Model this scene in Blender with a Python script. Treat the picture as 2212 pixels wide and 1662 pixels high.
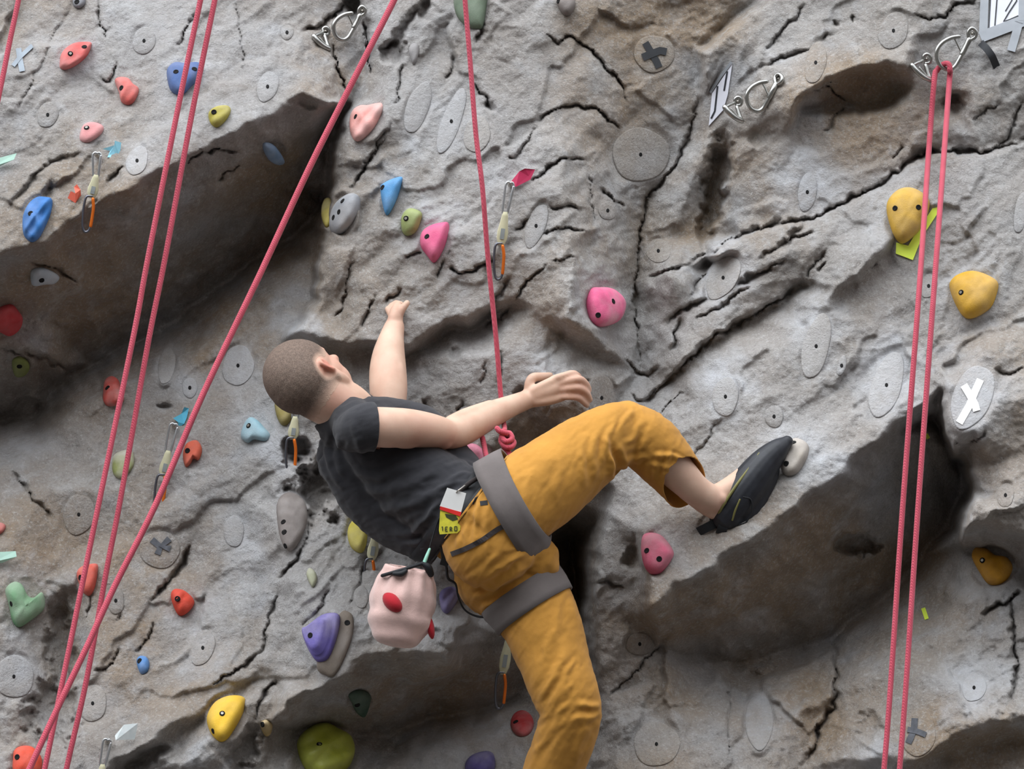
import bpy, bmesh, math, random
import numpy as np
from mathutils import Vector, Matrix
from mathutils.geometry import delaunay_2d_cdt
from mathutils.bvhtree import BVHTree

for o in list(bpy.data.objects):
    bpy.data.objects.remove(o, do_unlink=True)
scene = bpy.context.scene
COL = scene.collection

# ---------------------------------------------------------------- camera
W, H = 2212.0, 1662.0
FPX = 7200.0                      # focal length in pixels of the 2212 px frame
PITCH = math.radians(25.0)
CAM = Vector((0.0, 0.0, 1.6))
FWD = Vector((0, math.cos(PITCH), math.sin(PITCH)))
UP = Vector((0, -math.sin(PITCH), math.cos(PITCH)))
RIGHT = Vector((1, 0, 0))
DREF = 8.0
cam_data = bpy.data.cameras.new('camera')
cam = bpy.data.objects.new('camera', cam_data)
COL.objects.link(cam)
cam.location = CAM
cam.rotation_euler = (math.pi / 2 + PITCH, 0, 0)
cam_data.sensor_fit = 'HORIZONTAL'
cam_data.sensor_width = 36.0
cam_data.lens = 36.0 * FPX / W
cam_data.clip_end = 200
scene.camera = cam

# ---------------------------------------------------------------- light of the hall
world = bpy.data.worlds.new('world')
scene.world = world
world.use_nodes = True
nt = world.node_tree
nt.nodes.clear()
wo = nt.nodes.new('ShaderNodeOutputWorld')
bg = nt.nodes.new('ShaderNodeBackground')
tc = nt.nodes.new('ShaderNodeTexCoord')
sx = nt.nodes.new('ShaderNodeSeparateXYZ')
mr = nt.nodes.new('ShaderNodeMapRange')
rp = nt.nodes.new('ShaderNodeValToRGB')
nt.links.new(tc.outputs['Generated'], sx.inputs[0])
nt.links.new(sx.outputs['Z'], mr.inputs['Value'])
mr.inputs['From Min'].default_value = 0.06
mr.inputs['From Max'].default_value = 0.42
nt.links.new(mr.outputs[0], rp.inputs[0])
rp.color_ramp.elements[0].color = (0.05, 0.044, 0.038, 1)
rp.color_ramp.elements[1].color = (0.90, 0.93, 0.98, 1)
nt.links.new(rp.outputs[0], bg.inputs[0])
bg.inputs[1].default_value = 1.0
nt.links.new(bg.outputs[0], wo.inputs[0])

sun_d = bpy.data.lights.new('skylight_sun', 'SUN')
sun_d.energy = 1.5
sun_d.angle = math.radians(70)
sun_d.color = (0.93, 0.97, 1.0)
sun = bpy.data.objects.new('skylight_sun', sun_d)
COL.objects.link(sun)
sun.rotation_euler = Vector((0.42, 0.80, -0.95)).to_track_quat('-Z', 'Y').to_euler()

scene.view_settings.view_transform = 'Standard'
scene.view_settings.look = 'None'
scene.view_settings.gamma = 1.0
scene.view_settings.use_curve_mapping = False
scene.view_settings.exposure = 1.1

# ---------------------------------------------------------------- helpers
def P(px, py, t=0.0):
    """world point seen at pixel (px,py), t metres nearer than the reference depth"""
    d = DREF - t
    return CAM + FWD * d + RIGHT * (d * (px - W / 2) / FPX) - UP * (d * (py - H / 2) / FPX)

def px2m(r, t=0.0):
    return r * (DREF - t) / FPX

def lin(c):
    return tuple(((v / 255) / 12.92 if v / 255 <= 0.04045 else ((v / 255 + 0.055) / 1.055) ** 2.4) for v in c)

def tag(o, label=None, cat=None, group=None, kind=None):
    if label: o['label'] = label
    if cat: o['category'] = cat
    if group: o['group'] = group
    if kind: o['kind'] = kind
    return o

def link(name, me, mat=None, parent=None):
    o = bpy.data.objects.new(name, me)
    COL.objects.link(o)
    if mat is not None and me is not None:
        if len(me.materials) == 0:
            me.materials.append(mat)
    if parent is not None:
        o.parent = parent
        o.matrix_parent_inverse = parent_inv(parent)
    return o

def parent_inv(p):
    m = Matrix.Translation(p.location) @ p.rotation_euler.to_matrix().to_4x4()
    if p.parent is not None:
        m = p.parent.matrix_world_cache @ m if hasattr(p.parent, 'matrix_world_cache') else m
    return m.inverted()

def empty(name, loc):
    o = bpy.data.objects.new(name, None)
    o.location = loc
    o.empty_display_size = 0.05
    COL.objects.link(o)
    return o

def bm_mesh(name, bm, smooth=True):
    me = bpy.data.meshes.new(name)
    bmesh.ops.recalc_face_normals(bm, faces=bm.faces[:])
    bm.to_mesh(me)
    bm.free()
    if smooth:
        me.polygons.foreach_set('use_smooth', [True] * len(me.polygons))
    return me

def pydata(name, verts, faces, smooth=True):
    me = bpy.data.meshes.new(name)
    me.from_pydata([tuple(v) for v in verts], [], faces)
    if smooth:
        me.polygons.foreach_set('use_smooth', [True] * len(me.polygons))
    me.update()
    return me

# ---------------------------------------------------------------- materials
def new_mat(name):
    m = bpy.data.materials.new(name)
    m.use_nodes = True
    n = m.node_tree.nodes
    b = n['Principled BSDF']
    return m, m.node_tree, b

def simple_mat(name, rgb, rough=0.6, metal=0.0, var=0.12, scale=30.0, bump=0.0, bscale=200.0, chalk=0.0, spec=0.4):
    """procedural colour with mottling, optional chalk dust and bump"""
    m, t, b = new_mat(name)
    c = lin(rgb)
    tcn = t.nodes.new('ShaderNodeTexCoord')
    nz = t.nodes.new('ShaderNodeTexNoise')
    nz.inputs['Scale'].default_value = scale
    nz.inputs['Detail'].default_value = 4
    t.links.new(tcn.outputs['Object'], nz.inputs['Vector'])
    r = t.nodes.new('ShaderNodeValToRGB')
    r.color_ramp.elements[0].position = 0.3
    r.color_ramp.elements[1].position = 0.7
    r.color_ramp.elements[0].color = tuple(max(0, v * (1 - var)) for v in c) + (1,)
    r.color_ramp.elements[1].color = tuple(min(1, v * (1 + var)) for v in c) + (1,)
    t.links.new(nz.outputs['Fac'], r.inputs[0])
    out = r.outputs[0]
    if chalk > 0:
        n2 = t.nodes.new('ShaderNodeTexNoise')
        n2.inputs['Scale'].default_value = 14
        n2.inputs['Detail'].default_value = 5
        t.links.new(tcn.outputs['Object'], n2.inputs['Vector'])
        mp = t.nodes.new('ShaderNodeMapRange')
        mp.inputs['From Min'].default_value = 0.38
        mp.inputs['From Max'].default_value = 0.66
        mp.inputs['To Max'].default_value = chalk
        t.links.new(n2.outputs['Fac'], mp.inputs['Value'])
        mx = t.nodes.new('ShaderNodeMix')
        mx.data_type = 'RGBA'
        t.links.new(mp.outputs[0], mx.inputs['Factor'])
        t.links.new(out, mx.inputs['A'])
        mx.inputs['B'].default_value = (0.62, 0.58, 0.56, 1)
        out = mx.outputs['Result']
    t.links.new(out, b.inputs['Base Color'])
    b.inputs['Roughness'].default_value = rough
    b.inputs['Metallic'].default_value = metal
    b.inputs['Specular IOR Level'].default_value = spec
    if bump > 0:
        n3 = t.nodes.new('ShaderNodeTexNoise')
        n3.inputs['Scale'].default_value = bscale
        n3.inputs['Detail'].default_value = 3
        t.links.new(tcn.outputs['Object'], n3.inputs['Vector'])
        bp = t.nodes.new('ShaderNodeBump')
        bp.inputs['Strength'].default_value = bump
        bp.inputs['Distance'].default_value = 0.002
        t.links.new(n3.outputs['Fac'], bp.inputs['Height'])
        t.links.new(bp.outputs[0], b.inputs['Normal'])
    return m

def rock_material(name='sprayed_concrete_rock', tint=None, relief=1.0):
    m, t, b = new_mat(name)
    N, L = t.nodes, t.links
    tcn = N.new('ShaderNodeTexCoord')
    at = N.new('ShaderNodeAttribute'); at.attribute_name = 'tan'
    ac = N.new('ShaderNodeAttribute'); ac.attribute_name = 'chalk'
    def noise(scale, detail, rough=0.6):
        n = N.new('ShaderNodeTexNoise')
        n.inputs['Scale'].default_value = scale
        n.inputs['Detail'].default_value = detail
        n.inputs['Roughness'].default_value = rough
        L.new(tcn.outputs['Object'], n.inputs['Vector'])
        return n.outputs['Fac']
    def mrange(v, a, bb, c=0.0, d=1.0):
        n = N.new('ShaderNodeMapRange')
        n.inputs['From Min'].default_value = a; n.inputs['From Max'].default_value = bb
        n.inputs['To Min'].default_value = c; n.inputs['To Max'].default_value = d
        L.new(v, n.inputs['Value'])
        return n.outputs[0]
    def mix(f, a, bcol):
        n = N.new('ShaderNodeMix'); n.data_type = 'RGBA'
        L.new(f, n.inputs['Factor'])
        if isinstance(a, tuple): n.inputs['A'].default_value = a + (1,)
        else: L.new(a, n.inputs['A'])
        if isinstance(bcol, tuple): n.inputs['B'].default_value = bcol + (1,)
        else: L.new(bcol, n.inputs['B'])
        return n.outputs['Result']
    def math_(op, a, bb):
        n = N.new('ShaderNodeMath'); n.operation = op
        for i, v in enumerate((a, bb)):
            if isinstance(v, (int, float)): n.inputs[i].default_value = v
            else: L.new(v, n.inputs[i])
        return n.outputs[0]
    base = mix(mrange(noise(2.3, 6), 0.35, 0.65), (0.33, 0.315, 0.30), (0.50, 0.50, 0.51))
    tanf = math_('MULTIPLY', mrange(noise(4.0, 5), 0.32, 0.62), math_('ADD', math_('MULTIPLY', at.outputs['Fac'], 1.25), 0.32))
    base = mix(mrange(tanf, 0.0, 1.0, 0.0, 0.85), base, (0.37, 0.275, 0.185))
    # blue grey wash in patches
    base = mix(mrange(noise(5.5, 4), 0.56, 0.75, 0, 0.5), base, (0.46, 0.50, 0.56))
    # pale and rusty streaks
    base = mix(mrange(noise(9.0, 7, 0.65), 0.57, 0.68, 0, 0.45), base, (0.60, 0.60, 0.60))
    base = mix(mrange(noise(7.0, 7, 0.7), 0.30, 0.42, 0.5, 0.0), base, (0.22, 0.185, 0.15))
    # dark mineral speckle
    base = mix(mrange(noise(60, 6, 0.7), 0.56, 0.72, 0, 0.55), base, (0.20, 0.18, 0.165))
    base = mix(mrange(noise(22, 6, 0.7), 0.56, 0.70, 0, 0.35), base, (0.60, 0.60, 0.61))
    # fine sandy grain
    base = mix(mrange(noise(170, 5, 0.75), 0.50, 0.66, 0, 0.50), base, (0.24, 0.225, 0.21))
    base = mix(mrange(noise(130, 5, 0.75), 0.52, 0.68, 0, 0.45), base, (0.68, 0.68, 0.68))
    chalkf = math_('MULTIPLY', ac.outputs['Fac'], mrange(noise(28, 5), 0.25, 0.6, 0.35, 1.0))
    base = mix(chalkf, base, (0.66, 0.68, 0.72))
    if tint:
        base = mix(mrange(noise(12, 4), 0.3, 0.7, tint[3] * .7, tint[3]), base, tint[:3])
    L.new(base, b.inputs['Base Color'])
    b.inputs['Roughness'].default_value = 0.88
    b.inputs['Specular IOR Level'].default_value = 0.25
    h = math_('ADD', math_('MULTIPLY', noise(45, 8, 0.7), 0.014), math_('MULTIPLY', noise(230, 5, 0.7), 0.005))
    bp = N.new('ShaderNodeBump')
    bp.inputs['Strength'].default_value = 0.8 * relief
    bp.inputs['Distance'].default_value = 1.0
    L.new(h, bp.inputs['Height'])
    L.new(bp.outputs[0], b.inputs['Normal'])
    return m

M = {}
M['rock'] = rock_material()

# ---------------------------------------------------------------- the rock wall
SLOPE = 0.36        # how the wall recedes towards the top, seen along the view
def base_t(py):
    return -SLOPE * (831.0 - py) / 900.0

# control polylines: (x, y, relief in cm towards the viewer)
G = []
def pl(*pts, closed=False):
    G.append((list(pts), closed))

# border ring
pl((-1500, -1200, 10), (300, -1200, 8), (1100, -1200, 12), (2200, -1200, 14), (3800, -1200, 14), (3800, 700, 24), (3800, 1600, 10), (3800, 4200, 0), (1100, 4200, 0), (-1500, 4200, 0), (-1500, 1300, -4), (-1500, 500, 30), closed=True)
# upper left block: lip, double line
lipUL = [(-300, 640), (-60, 560), (27, 541), (91, 521), (135, 488), (162, 468), (209, 428), (270, 416), (313, 383), (354, 366), (388, 342), (448, 312), (505, 285), (550, 258), (594, 247), (624, 218), (650, 204), (690, 214), (738, 224)]
pl(*[(x, y, 40 if x < 560 else 36) for x, y in lipUL])
pl(*[(x + 6, y + 16, 34 if x < 560 else 30) for x, y in lipUL[1:-1]])
pl((-300, 420, 38), (-40, 450, 36), (60, 440, 36), (130, 400, 36), (230, 350, 37), (330, 320, 36), (450, 240, 35), (560, 190, 33), (640, 150, 31))
pl((-300, 100, 27), (60, 200, 28), (300, 150, 27), (520, 60, 24), (640, 40, 23))
pl((-300, -300, 18), (200, -200, 17), (600, -250, 14))
pl((640, 40, 23), (690, 100, 22), (720, 150, 24), (745, 215, 22))
# underside: fold and crease
pl((-300, 800, 4), (0, 750, 4), (70, 752, 3), (130, 785, -8), (152, 812, -27))
pl((0, 640, 20), (120, 600, 21), (230, 520, 24), (330, 480, 22), (450, 420, 20), (560, 360, 18), (640, 300, 20))
pl((100, 690, 4), (250, 640, 0), (380, 560, -2), (500, 480, -3), (610, 410, -2), (690, 330, 2))
creaseUL = [(-300, 930), (0, 912), (70, 900), (128, 838), (152, 812), (202, 788), (253, 761), (320, 727), (371, 697), (404, 673), (455, 636), (505, 599), (553, 559), (620, 520), (676, 480), (700, 420)]
pl(*[(x, y, -27) for x, y in creaseUL])
pl(*[(x + 12, y + 34, -12) for x, y in creaseUL[:-3]])
# lower left wall
pl((-300, 1100, 0), (0, 1010, 0), (110, 960, -4), (150, 900, -5), (330, 810, -1), (460, 740, -1), (600, 640, -3), (670, 560, -6))
pl((-300, 1300, 8), (20, 1180, 8), (100, 1060, 5), (170, 1180, 2), (260, 1060, 5), (360, 960, 3), (480, 880, 4), (600, 740, 4), (640, 700, 5))
pl((0, 1330, 10), (90, 1290, 8), (140, 1330, 0), (150, 1450, 0), (120, 1560, 4), (60, 1662, 8))
pl((190, 1240, 8), (200, 1400, 9), (175, 1560, 10), (150, 1700, 12))
pl((320, 1150, 6), (390, 1210, 5), (440, 1300, 7), (420, 1400, 8), (330, 1500, 9), (260, 1600, 11))
pl((500, 1050, 8), (540, 1180, 8), (560, 1300, 10), (545, 1380, 10))
# ledge bottom left
pl((180, 1720, 16), (250, 1640, 16), (330, 1600, 15), (365, 1565, 15), (430, 1535, 14), (500, 1475, 14), (560, 1430, 14), (610, 1380, 14))
pl((200, 1740, 6), (265, 1662, 6), (345, 1622, 6), (382, 1590, 7), (442, 1556, 9), (512, 1500, 10), (570, 1456, 12))
pl((420, 1640, 16), (470, 1570, 17), (540, 1520, 15), (600, 1500, 15))
pl((480, 1700, 8), (520, 1640, 9), (560, 1590, 10), (575, 1560, 12))
# middle lower block under the climber
pl((600, 1180, 14), (612, 1280, 15), (600, 1380, 14), (610, 1470, 14))
lipML = [(610, 1540), (626, 1514), (652, 1496), (698, 1486), (716, 1469), (760, 1456), (768, 1435), (800, 1422), (853, 1413), (920, 1413), (968, 1422)]
pl(*[(x, y, 26) for x, y in lipML])
pl(*[(x + 4, y + 14, 19) for x, y in lipML])
pl((984, 1392, 26), (990, 1361, 26), (1020, 1351, 25), (1020, 1300, 25), (1000, 1230, 24), (960, 1120, 22))
pl((998, 1400, 12), (1004, 1366, 12), (1034, 1356, 10), (1036, 1300, 10), (1030, 1230, 8), (1060, 1120, 6))
pl((700, 1360, 25), (800, 1340, 25), (900, 1360, 25))
pl((650, 1260, 20), (740, 1240, 21), (850, 1240, 21), (950, 1260, 23))
pl((640, 1160, 16), (740, 1150, 15), (850, 1100, 16))
pl((560, 1662, 6), (620, 1580, 2), (720, 1585, -10), (830, 1590, -20), (920, 1555, -24), (1010, 1540, -25), (1100, 1510, -24), (1180, 1420, -20), (1200, 1300, -16))
pl((760, 1520, 8), (880, 1490, 2), (1000, 1460, -4), (1080, 1440, -8))
pl((640, 1720, 2), (760, 1700, -4), (880, 1640, -10), (980, 1600, -12), (1100, 1580, -12))
pl((700, 1900, 2), (1000, 1800, 2), (1200, 1700, -2))
# column: left silhouette, double line
colL = [(776, -60), (790, 60), (797, 120), (800, 168), (772, 222), (752, 246), (737, 290), (721, 335), (723, 400), (718, 432), (706, 500), (697, 560), (691, 620), (688, 655), (668, 690), (640, 712)]
pl(*[(x, y, 21 + (3 if y > 230 else 0)) for x, y in colL])
pl((775, 246, 25), (760, 300, 28), (748, 360, 29), (745, 440, 29), (730, 520, 29), (722, 600, 27), (715, 660, 22))
pl((764, -40, 12), (776, 60, 14), (784, 125, 14), (786, 166, 16), (760, 214, 16), (742, 240, 4), (724, 288, 0), (708, 335, -4), (710, 400, -8), (705, 432, -10))
pl((692, 500, -8), (684, 560, -5), (677, 618, -2), (674, 648, 0), (655, 675, 2))
# column face
pl((860, -80, 22), (850, 100, 26), (830, 250, 30), (830, 400, 32), (810, 520, 32), (790, 620, 31), (770, 690, 30))
pl((1000, -80, 24), (1000, 100, 28), (980, 280, 30), (960, 420, 32), (940, 560, 34), (920, 640, 34))
pl((1110, -80, 28), (1120, 120, 31), (1110, 300, 31), (1120, 420, 33), (1100, 540, 35), (1080, 620, 34))
# arete
pl((1190, 260, 33), (1215, 330, 36), (1210, 400, 38), (1225, 480, 38), (1235, 560, 39), (1233, 640, 40), (1226, 682, 40))
pl((1262, 290, 28), (1270, 400, 28), (1268, 500, 30), (1262, 600, 32), (1258, 670, 33))
pl((1340, 300, 17), (1330, 420, 17), (1325, 520, 18), (1325, 640, 18), (1330, 740, 15))
# under lip of column face
lipC = [(742, 742), (800, 735), (846, 742), (880, 752), (920, 722), (958, 690), (1010, 690), (1050, 664), (1100, 640), (1150, 664), (1185, 690), (1208, 694)]
pl(*[(x, y, 33 if x > 780 else 28) for x, y in lipC])
pl(*[(x + 4, y + 22, 20 if x < 1060 else (26 if x < 1120 else 30)) for x, y in lipC])
pl((1235, 690, 41), (1268, 710, 34), (1308, 750, 24))
pl((1212, 722, 26), (1245, 745, 25), (1290, 772, 19))
pl((760, 800, 17), (830, 830, 20), (900, 840, 24), (960, 860, 24), (1010, 900, 24), (1060, 960, 24))
pl((900, 780, 24), (1000, 770, 29), (1080, 760, 31), (1150, 780, 32), (1215, 790, 31))
pl((1130, 860, 28), (1190, 870, 30), (1250, 872, 31), (1272, 880, 30))
pl((1190, 905, 28), (1230, 918, 28), (1266, 915, 28))
pl((1170, 960, 16), (1210, 980, 14), (1262, 970, 14), (1300, 900, 16))
pl((1010, 1010, 20), (1080, 1060, 14), (1150, 1080, 6), (1220, 1080, 2))
# dark gap behind the legs
pl((1180, 1180, -30), (1236, 1180, -52), (1246, 1290, -55), (1232, 1400, -40), (1222, 1540, -14), (1240, 1720, -4))
pl((1330, 1060, 18), (1312, 1110, 17), (1298, 1180, 16), (1292, 1240, 14), (1288, 1300, 10), (1296, 1400, 6), (1305, 1500, 4), (1300, 1700, 4))
pl((1310, 1060, 8), (1294, 1110, 4), (1282, 1180, 0), (1274, 1240, -4), (1272, 1300, -6), (1276, 1400, -6), (1284, 1500, -4))
# corner between column and right wall
pl((1508, 212, 12), (1490, 290, 10), (1450, 370, 8), (1402, 420, 5), (1386, 480, 5), (1378, 560, 6), (1371, 620, 6), (1376, 700, 7), (1384, 800, 8), (1400, 870, 10))
# upper right recess at the top
pl((1180, -200, 30), (1280, 0, 28), (1300, 100, 25), (1340, 200, 21), (1360, 260, 17))
pl((1360, -260, 26), (1420, 0, 18), (1430, 100, 16), (1440, 200, 14), (1410, 330, 12))
pl((1640, -200, 20), (1560, -20, 18), (1530, 60, 15), (1500, 105, 14), (1505, 160, 13))
edgeR = [(1760, -200), (1668, -4), (1600, 55), (1560, 85), (1528, 112), (1524, 160)]
pl(*[(x, y, 25) for x, y in edgeR])
pl((1654, -14, 12), (1588, 42, 10), (1548, 74, 10), (1518, 100, 11))
pl((1690, 30, 26), (1640, 100, 26), (1580, 160, 22), (1550, 240, 18), (1520, 330, 14), (1480, 420, 11), (1430, 520, 10), (1400, 590, 10))
pl((1570, 250, 20), (1552, 330, 10), (1530, 420, 7), (1520, 500, 6), (1530, 560, 6))
pl((1600, 290, 22), (1590, 380, 19), (1575, 460, 16), (1580, 510, 12))
# right wall
pl((1900, -200, 28), (1850, 40, 30), (1790, 140, 32))
lipP = [(1722, 214), (1750, 192), (1786, 168), (1850, 147), (1905, 138), (1952, 137)]
pl(*[(x, y, 35) for x, y in lipP])
pl(*[(x + 4, y + 10, 28) for x, y in lipP[1:-1]])
pl((1728, 240, 24), (1770, 236, 20), (1830, 236, 17), (1900, 236, 17), (1948, 206, 19), (1975, 180, 26))
pl((1800, 190, 25), (1860, 180, 23), (1920, 172, 22))
pl((1738, 254, 26), (1775, 250, 25), (1830, 250, 25), (1900, 250, 25), (1958, 222, 26))
pl((1700, 300, 25), (1790, 290, 25), (1900, 290, 25), (2000, 260, 26), (2100, 200, 28), (2300, 60, 28))
pl((2030, 200, 25), (2070, 215, 21), (2060, 240, 22))
pl((1990, 60, 30), (2100, 40, 30), (2300, -100, 28))
pl((1650, 400, 22), (1760, 400, 23), (1850, 360, 24), (1960, 320, 24), (2100, 290, 25), (2300, 240, 25))
# fracture step across the right wall
stepA = [(1450, 585), (1530, 545), (1600, 505), (1680, 478), (1760, 468), (1830, 430), (1900, 395), (1960, 350), (2010, 322), (2110, 326), (2170, 315), (2300, 265)]
pl(*[(x, y, 20 + 3 * (x > 1700)) for x, y in stepA])
pl(*[(x + 2, y + 10, 25 + 2 * (x > 1700)) for x, y in stepA])
pl((1500, 640, 20), (1600, 580, 24), (1700, 560, 27), (1800, 520, 28), (1900, 470, 28), (2050, 420, 28), (2300, 400, 28))
# small overhang at right centre
pl((1920, 522, 32), (1880, 562, 33), (1850, 592, 33), (1815, 622, 32), (1792, 644, 29))
pl((1926, 530, 26), (1888, 570, 26), (1858, 600, 26), (1824, 630, 27))
pl((1926, 556, 24), (1906, 592, 24), (1860, 622, 25), (1830, 648, 26))
# lower crack step
stepB = [(1395, 868), (1440, 820), (1482, 775), (1530, 735), (1580, 700), (1640, 668), (1690, 640), (1722, 602)]
pl(*[(x, y, 23 if x > 1450 else 15) for x, y in stepB])
pl(*[(x + 4, y + 10, 18 if x > 1450 else 13) for x, y in stepB])
pl((1430, 700, 15), (1480, 680, 19), (1560, 650, 23), (1640, 620, 26))
# slab
pl((1420, 980, 18), (1500, 860, 21), (1600, 780, 24), (1750, 720, 27), (1900, 680, 28), (2050, 600, 29), (2300, 560, 29))
pl((1400, 1080, 22), (1500, 1040, 26), (1620, 960, 28), (1760, 870, 29), (1900, 790, 30), (2040, 740, 30), (2140, 700, 29), (2300, 640, 29))
lipR = [(1408, 1311), (1437, 1287), (1457, 1264), (1504, 1243), (1548, 1220), (1558, 1196), (1599, 1176), (1640, 1160), (1670, 1130), (1702, 1106), (1753, 1059), (1787, 1045), (1827, 1012), (1834, 995), (1881, 958), (1901, 937), (1921, 921), (1989, 873), (2009, 857), (2030, 842)]
pl(*[(x, y, 36) for x, y in lipR])
pl(*[(x + 8, y + 14, 29) for x, y in lipR[:-1]])
pl((1386, 1140, 30), (1392, 1190, 32), (1400, 1247, 34), (1408, 1311, 36))
pl((1374, 1142, 24), (1374, 1190, 19), (1382, 1250, 18), (1392, 1320, 16))
pl((1330, 1150, 17), (1335, 1240, 15), (1345, 1330, 10))
pl((1450, 1120, 30), (1520, 1150, 33), (1600, 1120, 34), (1700, 1040, 34), (1800, 960, 34), (1900, 880, 34), (2000, 810, 32))
# underside right
pl((1440, 1340, 18), (1520, 1310, 18), (1620, 1270, 16), (1720, 1200, 16), (1820, 1120, 16), (1920, 1020, 16), (2020, 940, 14))
pl((1420, 1400, 2), (1510, 1420, -12), (1600, 1435, -20), (1700, 1405, -24), (1800, 1380, -25), (1850, 1330, -26), (1910, 1300, -24), (1990, 1210, -24), (2050, 1130, -24), (2085, 1060, -22), (2070, 990, -16), (2035, 940, -4), (2012, 905, 6))
# right nose
nose = [(2150, 752), (2090, 795), (2042, 842), (2040, 880), (2046, 946), (2058, 970), (2086, 958)]
pl(*[(x, y, 40) for x, y in nose])
pl((2032, 850, 26), (2028, 890, 14), (2032, 950, 6), (2048, 985, 2), (2080, 990, 0))
pl((2300, 690, 34), (2212, 715, 34), (2150, 752, 40))
pl((2080, 850, 45), (2100, 930, 45), (2180, 860, 42), (2300, 860, 40))
pl((2096, 985, 30), (2098, 1022, 28), (2110, 1045, 28), (2122, 1066, 28))
pl((2086, 1000, 6), (2088, 1030, 4), (2098, 1055, 2))
pl((2150, 1000, 34), (2200, 980, 36), (2300, 980, 36))
blk = [(2104, 1079), (2090, 1106), (2084, 1146), (2104, 1132), (2126, 1129), (2164, 1139), (2205, 1149), (2300, 1170)]
pl(*[(x, y, 36) for x, y in blk])
pl((2094, 1076, 6), (2078, 1104, 4), (2072, 1150, 2))
pl((2108, 1150, 22), (2128, 1148, 20), (2164, 1160, 20), (2205, 1170, 20), (2300, 1190, 20))
pl((2140, 1100, 40), (2200, 1090, 40), (2300, 1090, 40))
pl((2080, 1190, -4), (2130, 1190, 0), (2180, 1216, 4), (2212, 1238, 6), (2300, 1250, 6))
# lower right wall
pl((1340, 1420, 6), (1420, 1440, 4), (1500, 1470, -3), (1600, 1490, -8), (1700, 1450, -12), (1780, 1430, -13), (1880, 1370, -12), (1960, 1310, -10), (2040, 1230, -10))
pl((1340, 1560, 8), (1460, 1560, 8), (1600, 1570, 5), (1720, 1540, 2), (1760, 1560, -2), (1830, 1480, 2), (1930, 1420, 5), (2030, 1360, 6), (2110, 1290, 8), (2200, 1290, 12))
pl((1330, 1720, 10), (1500, 1700, 12), (1660, 1690, 8), (1740, 1662, 2), (1820, 1640, 8), (1960, 1560, 12), (2080, 1500, 16), (2180, 1440, 16), (2300, 1400, 16))
pl((1980, 1640, 15), (2030, 1610, 18), (2080, 1580, 19), (2130, 1560, 20), (2180, 1550, 20), (2300, 1540, 20))
pl((1990, 1670, 8), (2050, 1640, 7), (2140, 1610, 6), (2300, 1590, 6))
pl((1200, 2400, 4), (2000, 2300, 6), (3000, 2400, 6))
pl((300, 2300, 4), (-600, 2300, 4))

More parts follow.
